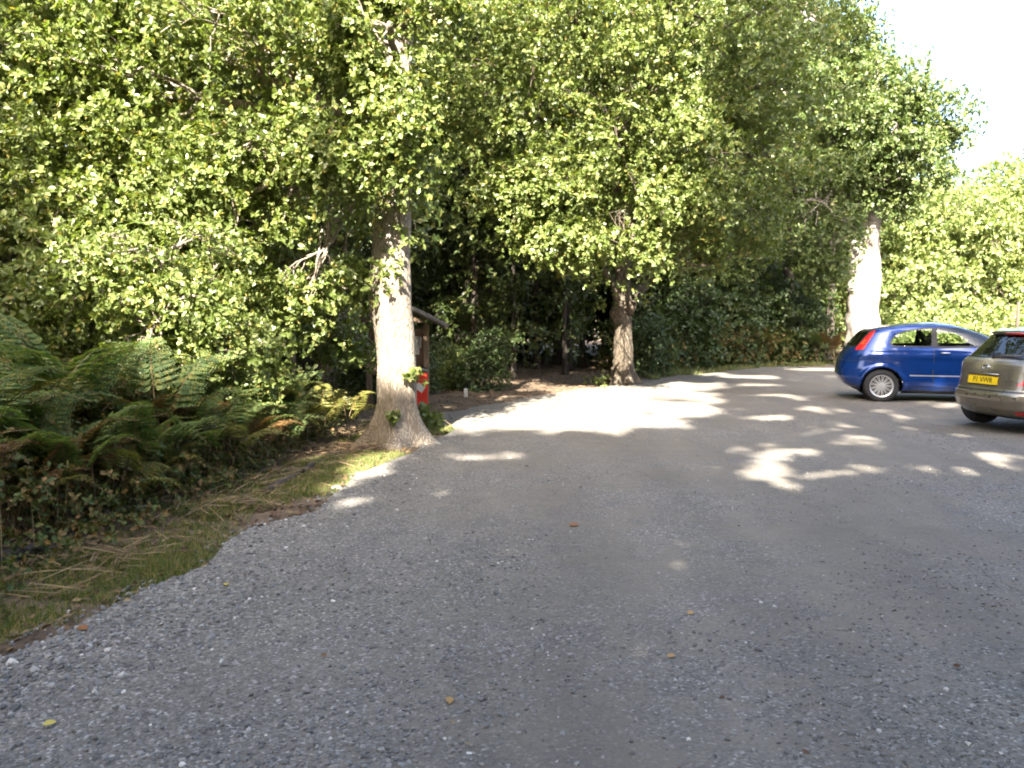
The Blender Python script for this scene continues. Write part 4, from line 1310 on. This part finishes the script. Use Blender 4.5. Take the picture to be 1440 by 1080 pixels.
def shell(rows, NR=190, NT=460):
    rows = np.asarray(rows, float)
    s = np.concatenate([[0], np.cumsum(np.sqrt((np.diff(rows[:, 0]) * 1.5) ** 2 + (np.diff(rows[:, 1]) * 0.7) ** 2 + (np.diff(rows[:, 2]) * 0.35) ** 2 + np.diff(rows[:, 3]) ** 2))])
    u = np.linspace(0, s[-1], NR * 3)
    A = np.stack([np.interp(u, s, rows[:, i]) for i in range(rows.shape[1])], 1)
    K = 13
    ker = np.hanning(K + 2)[1:-1]
    ker /= ker.sum()
    pad = np.concatenate([2 * A[:1] - A[1:K // 2 + 1][::-1], A, 2 * A[-1:] - A[-K // 2:-1][::-1]])
    A = np.stack([np.convolve(pad[:, i], ker, 'valid') for i in range(A.shape[1])], 1)[:len(u)]
    A = A[np.linspace(0, len(A) - 1, NR).astype(int)]
    th = np.linspace(-np.pi, np.pi, 3001)
    V = np.zeros((NR, NT, 3))
    for i, (z, xr, xf, w, nr, nf) in enumerate(A):
        xm = xr + (xf - xr) * 0.45
        c, sn = np.cos(th), np.sin(th)
        n = np.where(c < 0, nr, nf)
        e = 2 / n
        X = np.where(c < 0, xm - (xm - xr) * np.abs(c) ** e, xm + (xf - xm) * np.abs(c) ** e)
        Yv = np.sign(sn) * w * np.abs(sn) ** e
        L = np.concatenate([[0], np.cumsum(np.hypot(np.diff(X), np.diff(Yv)))])
        q = np.linspace(0, L[-1], NT + 1)[:-1]
        V[i, :, 0], V[i, :, 1], V[i, :, 2] = np.interp(q, L, X), np.interp(q, L, Yv), z
    i, j = np.meshgrid(np.arange(NR - 1), np.arange(NT), indexing='ij')
    j2 = (j + 1) % NT
    F = np.stack([i * NT + j, i * NT + j2, (i + 1) * NT + j2, (i + 1) * NT + j], -1).reshape(-1, 4)
    return V.reshape(-1, 3), F, NT


def sub_mesh(name, V, F, mat, parent, smooth=True, label=None):
    if not len(F):
        return None
    u, inv = np.unique(F, return_inverse=True)
    o = mesh_obj(name, V[u], inv.reshape(F.shape), mat, parent, smooth)
    if label:
        o['label'] = label
    return o


def seg_dist(poly, x, y):
    d = np.full(np.shape(x), 1e9)
    for (x0, y0), (x1, y1) in zip(poly, poly[1:] + poly[:1]):
        dx, dy = x1 - x0, y1 - y0
        t = np.clip(((x - x0) * dx + (y - y0) * dy) / (dx * dx + dy * dy + 1e-12), 0, 1)
        d = np.minimum(d, np.hypot(x - x0 - t * dx, y - y0 - t * dy))
    return d


def wheel(parent, x, y, side, R, spokes, rim_r, width=0.2):
    """outer face looks to side (+1 / -1 along y)"""
    w = bpy.data.objects.new('wheel', None)
    COL.objects.link(w)
    w.parent = parent
    w.location = (x, y, R)
    h = width / 2
    t = MB()
    t.lathe([(rim_r, -h * 0.85), (rim_r + 0.02, -h), (R - 0.05, -h * 1.02), (R - 0.012, -h * 0.86), (R, -h * 0.6), (R - 0.004, -0.03), (R - 0.004, 0.03), (R, h * 0.6), (R - 0.012, h * 0.86), (R - 0.05, h * 1.02), (rim_r + 0.02, h), (rim_r, h * 0.85), (rim_r - 0.01, h * 0.6), (rim_r - 0.01, -h * 0.6), (rim_r, -h * 0.85)], 48)
    t.build('tyre', RUBBER, w, True)
    m = MB()
    s = side
    m.lathe([(rim_r + 0.004, s * h * 0.9), (rim_r - 0.002, s * (h * 0.98)), (rim_r - 0.018, s * h * 0.9), (rim_r - 0.024, s * h * 0.3)], 48)
    for k in range(spokes):
        a = 6.2832 * k / spokes
        for off in (-0.1, 0.1):
            aa = a + off * 0.9
            c = np.array([math.cos(aa), 0, math.sin(aa)])
            m.box(tuple(c * (rim_r * 0.56) + [0, s * (h * 0.74), 0]), (rim_r * 0.82, 0.02, 0.017), (0, -aa, 0), 0.003)
    m.lathe([(0.0, s * h * 0.92), (0.045, s * h * 0.9), (0.062, s * h * 0.74), (0.062, s * h * 0.5)], 24)
    m.build('rim', ALLOY, w)
    d = MB()
    d.lathe([(0.0, s * h * 0.25), (rim_r - 0.012, s * h * 0.25)], 32)
    d.build('backing_disc', TRIM, w)  # plain dark disc backing the rim behind the spokes
    return w


def make_car(name, label, rows, spec, paint, glass):
    root = thing(name, label, 'car')
    V, F, NT = shell(rows)
    ax, R, RA = spec['axles'], spec['R'], spec['RA']
    # wheel arch lips
    for a in ax:
        d = np.hypot(V[:, 0] - a, V[:, 2] - R)
        m = (np.abs(V[:, 1]) > 0.45)
        V[:, 1] += np.sign(V[:, 1]) * m * 0.022 * np.exp(-((d - RA - 0.015) / 0.045) ** 2)
    if 'crease' in spec:
        for (z0, amp, wd) in spec['crease']:
            m = np.abs(V[:, 1]) > 0.3
            V[:, 1] += np.sign(V[:, 1]) * m * amp * np.exp(-((V[:, 2] - z0) / wd) ** 2)
    C = V[F].mean(1)
    e1, e2 = V[F[:, 2]] - V[F[:, 0]], V[F[:, 3]] - V[F[:, 1]]
    Nn = unit(np.cross(e1, e2))
    x, y, z = C.T
    ay = np.abs(y)
    side = np.abs(Nn[:, 1]) > 0.55
    rear = Nn[:, 0] < -0.35
    wside = np.abs(Nn[:, 1]) > 0.3
    cls = np.zeros(len(F), int)           # 0 = body
    def setc(m, k): cls[m & (cls >= 0)] = k
    # door and panel gaps, then windows, lamps
    for poly in spec['doors']:
        setc(side & poly_in(poly, x, z), 2)
    for poly in spec['doors']:
        setc(side & (seg_dist(poly, x, z) < 0.0065) & (z < spec['belt']), 1)
    for m in spec['gaps'](x, y, z, ay, rear, side):
        setc(m, 1)
    setc(z < spec['sill'], 1)
    for poly in spec['windows']:
        setc(wside & (seg_dist(poly, x, z) < 0.022) & (z < 1.40), 1)
    for i, poly in enumerate(spec['windows']):
        setc(wside & poly_in(poly, x, z), 10 + i)
    rw = spec['rear_window'](x, ay, z) & (Nn[:, 0] < -0.12) & (x < 1.2)
    rwt = spec['rear_window_trim'](x, ay, z) & (Nn[:, 0] < -0.12) & (x < 1.2)
    setc(rwt, 1)
    setc(rw, 20)
    ws = (Nn[:, 0] > 0.3) & (z > spec['belt'] + 0.03) & (z < spec['ztop'] - 0.09) & (ay < 0.68 - (z - 1.0) * 0.28) & (cls == 0) & ~side
    setc(ws, 21)
    for k, fn in spec['lamps'].items():
        setc(fn(x, ay, z, rear, side), k)
    if 'strip' in spec:
        setc(side & spec['strip'](x, ay, z), 40)
    for a in ax:
        cls[(np.hypot(x - a, z - R) < RA) & (ay > 0.42)] = -1
    body = sub_mesh('body', V, F[cls == 0], paint, root)
    sub_mesh('seals', V, F[cls == 1], TRIM, root)
    for s in (-1, 1):
        d = sub_mesh('door', V, F[(cls == 2) & (y * s > 0)], paint, root)
        for (hx, hz) in spec['handles']:
            i = np.argmin(np.abs(V[:, 0] - hx) + np.abs(V[:, 2] - hz) + 10 * (V[:, 1] * s < 0))
            hb = MB().box((V[i, 0], V[i, 1] + s * 0.018, V[i, 2]), (0.17, 0.028, 0.026), bev=0.009)
            hb.build('handle', spec.get('handle_mat', paint), d, True)
        for i in range(len(spec['windows'])):
            sub_mesh('side_window', V, F[(cls == 10 + i) & (y * s > 0)], glass[0], root)
        for k, (nm, mat) in spec['lamp_names'].items():
            sub_mesh(nm, V, F[(cls == k) & (y * s > 0)], mat, root)
        if 'strip' in spec:
            sub_mesh('rub_strip', V, F[(cls == 40) & (y * s > 0)], ALLOY, root)
    sub_mesh('rear_window', V, F[cls == 20], glass[1], root)
    sub_mesh('windscreen', V, F[cls == 21], GLASS, root)
    # underside, arch liners, interior
    u = MB()
    ring = V[:NT]
    st = ring[::10] * [0.97, 0.97, 1] + [0.05, 0, 0.03]
    u.add(st, np.arange(len(st))[None])
    for a in ax:
        for s in (-1, 1):
            t = np.linspace(-0.1, np.pi + 0.1, 24)
            yo, yi = s * (spec['w'] - 0.13), s * 0.40
            P = np.concatenate([np.stack([a + (RA + 0.012) * np.cos(t), 0 * t + yv, R + (RA + 0.012) * np.sin(t)], 1) for yv in (yo, yi)])
            n = len(t)
            u.add(P, np.array([(i, i + 1, n + i + 1, n + i) for i in range(n - 1)]))
            u.add(np.concatenate([P[n:], [[a, yi, R]]]), np.array([(i, i + 1, n) for i in range(n - 1)]))
    for a in ax:
        u.tube([(a, -0.7, R), (a, 0.7, R)], 0.035, 8)
    u.build('underbody', TRIM, root)
    it = MB()
    fx, bz = spec['cabin']
    it.box(((0.45 + fx) / 2, 0, 0.42), (fx - 0.45, 1.3, 0.05))
    it.box((fx - 0.18, 0, bz - 0.12), (0.42, 1.34, 0.24), bev=0.05)
    it.box((0.50, 0, bz - 0.16), (0.35, 1.2, 0.03))
    it.build('dashboard', TRIM, root)
    for (sx, sy, w_) in ((spec['seats'][0], -0.36, 0.46), (spec['seats'][0], 0.36, 0.46), (spec['seats'][1], 0.0, 1.2)):
        sb = MB()
        sb.box((sx + 0.24, sy, 0.56), (0.52, w_, 0.16), bev=0.05)
        sb.box((sx - 0.06, sy, 0.86), (0.15, w_, 0.58), (0, -0.22, 0), 0.05)
        for hy in ([sy] if w_ < 1 else [-0.36, 0.36]):
            sb.box((sx - 0.16, hy, 1.2), (0.1, 0.26, 0.17), (0, -0.2, 0), 0.04)
        sb.build('seat', CLOTH, root, True)
    sw = MB()
    t = np.linspace(0, 2 * np.pi, 25)
    cx = fx - 0.52
    sw.tube(np.stack([cx - 0.08 * np.sin(t), -0.36 + 0.18 * np.cos(t), bz - 0.0 + 0.165 * np.sin(t)], 1), 0.016, 6, False)
    sw.box((cx + 0.03, -0.36, bz - 0.01), (0.06, 0.14, 0.1), bev=0.02)
    sw.build('steering_wheel', TRIM, root, True)
    for s in (-1, 1):
        m_ = MB().box((fx - 0.30, s * (spec['w'] + 0.08), bz + 0.07), (0.12, 0.2, 0.13), bev=0.04)
        m_.build('mirror', paint, root, True)
    for a in ax:
        for s in (-1, 1):
            wheel(root, a, s * (spec['w'] - 0.125), s, R, spec['spokes'], spec['rim'])
    return root, V, body


def text_mesh(txt, size):
    cu = bpy.data.curves.new('lettering', 'FONT')
    cu.body = txt
    cu.size = size
    cu.align_x, cu.align_y = 'CENTER', 'CENTER'
    cu.extrude = 0.001
    o = bpy.data.objects.new('lettering', cu)
    COL.objects.link(o)
    dg = bpy.context.evaluated_depsgraph_get()
    me = bpy.data.meshes.new_from_object(o.evaluated_get(dg))
    bpy.data.objects.remove(o)
    return me


def plate(root, x, z, tilt, mat, txt, w=0.52, h=0.111):
    p = MB().box((0, 0, 0), (0.008, w, h), bev=0.003).build('number_plate', mat, root)
    p.location = (x, 0, z)
    p.rotation_euler = (0, tilt, 0)
    if txt:
        me = text_mesh(txt, 0.105)
        me.materials.append(INK)
        t = bpy.data.objects.new('plate_lettering', me)
        COL.objects.link(t)
        t.parent = p
        t.location = (-0.0055, 0, 0.0)
        t.rotation_euler = (rad(90), 0, rad(-90))
        t.scale = (0.92, 1.0, 1.0)
    return p


# --- blue three-door hatchback, seen from its right side
rows_b = [(.17, .40, 3.70, .66, 5, 5), (.21, .30, 3.86, .76, 5, 4.5), (.32, .10, 3.97, .825, 4.6, 4), (.46, .0, 4.03, .842, 4.4, 3.6), (.62, .015, 4.02, .845, 4.4, 3.4), (.74, .05, 3.97, .842, 4.4, 3.2),
          (.82, .085, 3.80, .84, 4.4, 3.2), (.90, .125, 3.42, .832, 4.4, 3.2), (.97, .17, 3.10, .815, 4.4, 3.2), (1.02, .205, 2.95, .79, 4.4, 3.3), (1.10, .265, 2.82, .76, 4.4, 3.4), (1.20, .34, 2.64, .72, 4.4, 3.6),
          (1.29, .42, 2.44, .69, 4.4, 3.8), (1.345, .50, 2.28, .664, 4.2, 3.8), (1.39, .68, 2.14, .635, 4, 3.8), (1.43, .92, 2.02, .58, 3.6, 3.6), (1.46, 1.12, 1.92, .44, 3.0, 3.0), (1.48, 1.32, 1.80, .28, 2.6, 2.6), (1.49, 1.5, 1.66, .06, 2.2, 2.2)]
win_q = [(0.86, 1.10), (0.88, 1.07), (0.94, 1.055), (1.53, 1.055), (1.55, 1.375), (1.36, 1.355), (1.15, 1.315), (0.98, 1.26), (0.90, 1.18)]
win_f = [(1.64, 1.055), (2.62, 1.065), (2.60, 1.09), (2.45, 1.21), (2.26, 1.31), (2.08, 1.365), (1.63, 1.378)]
door_b = [(1.57, 0.30), (2.70, 0.30), (2.76, 0.62), (2.74, 1.03), (1.57, 1.03)]


def gaps_b(x, y, z, ay, rear, side):
    yield rear & (np.abs(z - 0.76) < 0.006)
    yield rear & (np.abs(ay - 0.60) < 0.006) & (z > 0.76) & (z < 1.0)
    yield rear & (z < 0.25)
    yield side & (np.abs(x - 1.62) < 0.02) & (z > 1.04) & (z < 1.35)
    yield side & (np.abs(x - 1.585) < 0.045) & (z > 1.045) & (z < 1.38)


spec_b = dict(axles=(0.72, 3.23), R=0.305, RA=0.355, w=0.845, belt=1.03, sill=0.235, ztop=1.49, doors=[door_b], windows=[win_q, win_f], gaps=gaps_b, crease=[(0.86, 0.012, 0.05), (0.40, 0.008, 0.06)],
              rear_window=lambda x, ay, z: (z > 1.04) & (z < 1.31) & (ay < 0.56 - (z - 1.04) * 0.15), rear_window_trim=lambda x, ay, z: (z > 1.015) & (z < 1.335) & (ay < 0.60 - (z - 1.04) * 0.15),
              lamps={30: lambda x, ay, z, rear, side: (z > 0.97) & (z < 1.32) & (x > 0.13) & (x < 0.40 + (z - 0.97) * 0.62 - 0.0) & (ay > 0.60 - (z - 1.0) * 0.15) & (x < 0.65),
                     31: lambda x, ay, z, rear, side: (z > 1.07) & (z < 1.16) & (x > 0.13) & (x < 0.40 + (z - 0.97) * 0.62 - 0.06) & (ay > 0.62 - (z - 1.0) * 0.15) & (x < 0.6)},
              lamp_names={30: ('tail_light', LAMP_R), 31: ('indicator', LAMP_O)}, strip=lambda x, ay, z: (z > 0.505) & (z < 0.528) & (x > 1.18) & (x < 2.75), handles=[(1.76, 0.93)], handle_mat=CHROME,
              cabin=(2.85, 0.98), seats=(1.75, 0.80), spokes=13, rim=0.205)
blue, Vb, _ = make_car('blue_hatchback', 'shiny blue three-door hatchback parked side-on at the right', rows_b, spec_b, BLUE, (GLASS, GLASS_T))
g = gp(1239, 567)
BYAW = rad(-16)
cb, sb_ = math.cos(BYAW), math.sin(BYAW)
lx, ly = 0.72, -0.82
blue.location = (g[0] - (lx * cb - ly * sb_), g[1] - (lx * sb_ + ly * cb), 0.012)
blue.rotation_euler = (0, 0, BYAW)

# --- grey hatchback, seen from behind
rows_g = [(.20, .30, 4.0, .70, 4, 5), (.25, .17, 4.15, .80, 3.9, 4.5), (.34, .05, 4.24, .86, 3.7, 4), (.46, .0, 4.28, .878, 3.6, 3.6), (.535, .005, 4.28, .88, 3.6, 3.4), (.562, .03, 4.27, .88, 3.6, 3.4), (.60, .065, 4.25, .878, 3.6, 3.4),
          (.74, .09, 4.18, .873, 3.6, 3.2), (.86, .11, 3.9, .868, 3.6, 3.2), (.94, .135, 3.55, .858, 3.6, 3.2), (.985, .175, 3.25, .84, 3.6, 3.2), (1.01, .225, 3.15, .815, 3.7, 3.3), (1.05, .285, 3.02, .79, 3.8, 3.4), (1.18, .44, 2.78, .735, 4, 3.6),
          (1.30, .58, 2.50, .68, 4.2, 3.8), (1.36, .65, 2.34, .645, 4.2, 3.8), (1.40, .76, 2.2, .61, 3.8, 3.6), (1.44, .98, 2.08, .54, 3.4, 3.4), (1.47, 1.2, 1.95, .42, 3.0, 3.0), (1.485, 1.4, 1.82, .26, 2.6, 2.6), (1.492, 1.55, 1.68, .05, 2.2, 2.2)]
wg1 = [(0.90, 1.08), (1.62, 1.05), (1.63, 1.36), (1.25, 1.34), (1.0, 1.25)]
wg2 = [(1.72, 1.05), (2.86, 1.05), (2.45, 1.30), (2.2, 1.36), (1.72, 1.36)]
dg1 = [(0.98, 0.62), (1.67, 0.30), (1.67, 1.03), (0.92, 1.03)]
dg2 = [(1.68, 0.30), (2.82, 0.30), (2.9, 0.62), (2.88, 1.03), (1.68, 1.03)]


def gaps_g(x, y, z, ay, rear, side):
    yield rear & (np.abs(z - 0.578) < 0.008) & (ay < 0.74)
    yield rear & (np.abs(ay - 0.70) < 0.006) & (z > 0.58) & (z < 1.0)
    for yy in (-0.52, -0.2, 0.2, 0.52):
        yield (x < 0.3) & (np.hypot(y - yy, z - 0.50) < 0.016)
    yield rear & (z < 0.225)


spec_g = dict(axles=(0.78, 3.38), R=0.315, RA=0.365, w=0.88, belt=1.03, sill=0.225, ztop=1.49, doors=[dg1, dg2], windows=[wg1, wg2], gaps=gaps_g, crease=[(0.9, 0.008, 0.05)],
              rear_window=lambda x, ay, z: (z > 1.03) & (z < 1.325) & (ay < 0.63 - (z - 1.03) * 0.30), rear_window_trim=lambda x, ay, z: (z > 1.01) & (z < 1.34) & (ay < 0.655 - (z - 1.03) * 0.30),
              lamps={30: lambda x, ay, z, rear, side: (z > 0.66) & (z < 0.94) & (x < 0.34 + (z - 0.66) * 0.75) & (ay > 0.47 + (z - 0.66) * 0.95) & (ay > 0.3),
                     31: lambda x, ay, z, rear, side: (np.abs(z - (0.29 + (ay - 0.5) * 0.06)) < 0.027) & (ay > 0.46) & (ay < 0.66) & (x < 0.5),},
              lamp_names={30: ('tail_light', LAMP_R), 31: ('reflector', LAMP_R)}, handles=[(1.15, 0.92), (1.85, 0.92)], cabin=(3.0, 0.98), seats=(1.8, 0.9), spokes=7, rim=0.21)
grey, Vg, _ = make_car('grey_hatchback', 'bronze grey hatchback with a yellow plate, rear towards the camera at right edge', rows_g, spec_g, GREY, (GLASS_T, GLASS_T))
plate(grey, 0.068, 0.715, 0.15, PLATE_Y, 'P1 VWR')
hb = MB().box((0.082, 0, 0.80), (0.03, 0.52, 0.028), bev=0.008)
hb.build('boot_handle', GREY, grey, True)
t = np.linspace(0, 2 * np.pi, 25)
mb = MB().tube(np.stack([0 * t + 0.112, 0.06 * np.cos(t), 0.893 + 0.036 * np.sin(t)], 1), 0.007, 6, False)
mb.box((0.112, 0, 0.893), (0.012, 0.10, 0.014), bev=0.004)
mb.build('badge', CHROME, grey, True)
wp = MB()
wp.tube([(0.215, 0.0, 1.02), (0.235, -0.1, 1.045), (0.27, -0.42, 1.058)], [0.016, 0.011, 0.007], 6)
wp.tube([(0.262, 0.10, 1.060), (0.27, -0.15, 1.066), (0.285, -0.46, 1.064)], 0.009, 5)
wp.build('wiper', TRIM, grey, True)
sk = MB()
a = np.linspace(0, 2 * np.pi, 20, endpoint=False)
sk.add(np.stack([0.285 + 0.055 * np.sin(a) * 1.19 + 0.05 * np.abs(np.cos(a)) * 0 - 0.012, -0.44 + 0.06 * np.cos(a), 1.105 + 0.055 * np.sin(a)], 1) + [0.075 - 0.03, 0, 0], np.arange(20)[None])
# spoiler lip above the window
sp = MB()
sp.box((0.69, 0, 1.376), (0.20, 0.94, 0.034), (0, -0.30, 0), 0.015)
sp.build('spoiler', GREY, grey, True)
MB().box((0.594, 0, 1.348), (0.02, 0.40, 0.03), (0, -0.32, 0), 0.006).build('brake_light', LAMP_R, grey, True)
g = gp(1382, 534, 0.727)
GYAW = rad(12.5)
cg, sg_ = math.cos(GYAW), math.sin(GYAW)
lx, ly = 0.068, 0.0            # middle of the number plate
grey.location = (g[0] - (lx * cg - ly * sg_), g[1] - (lx * sg_ + ly * cg), 0.012)
grey.rotation_euler = (0, 0, GYAW)
print('blue', blue.location[:], 'grey', grey.location[:])
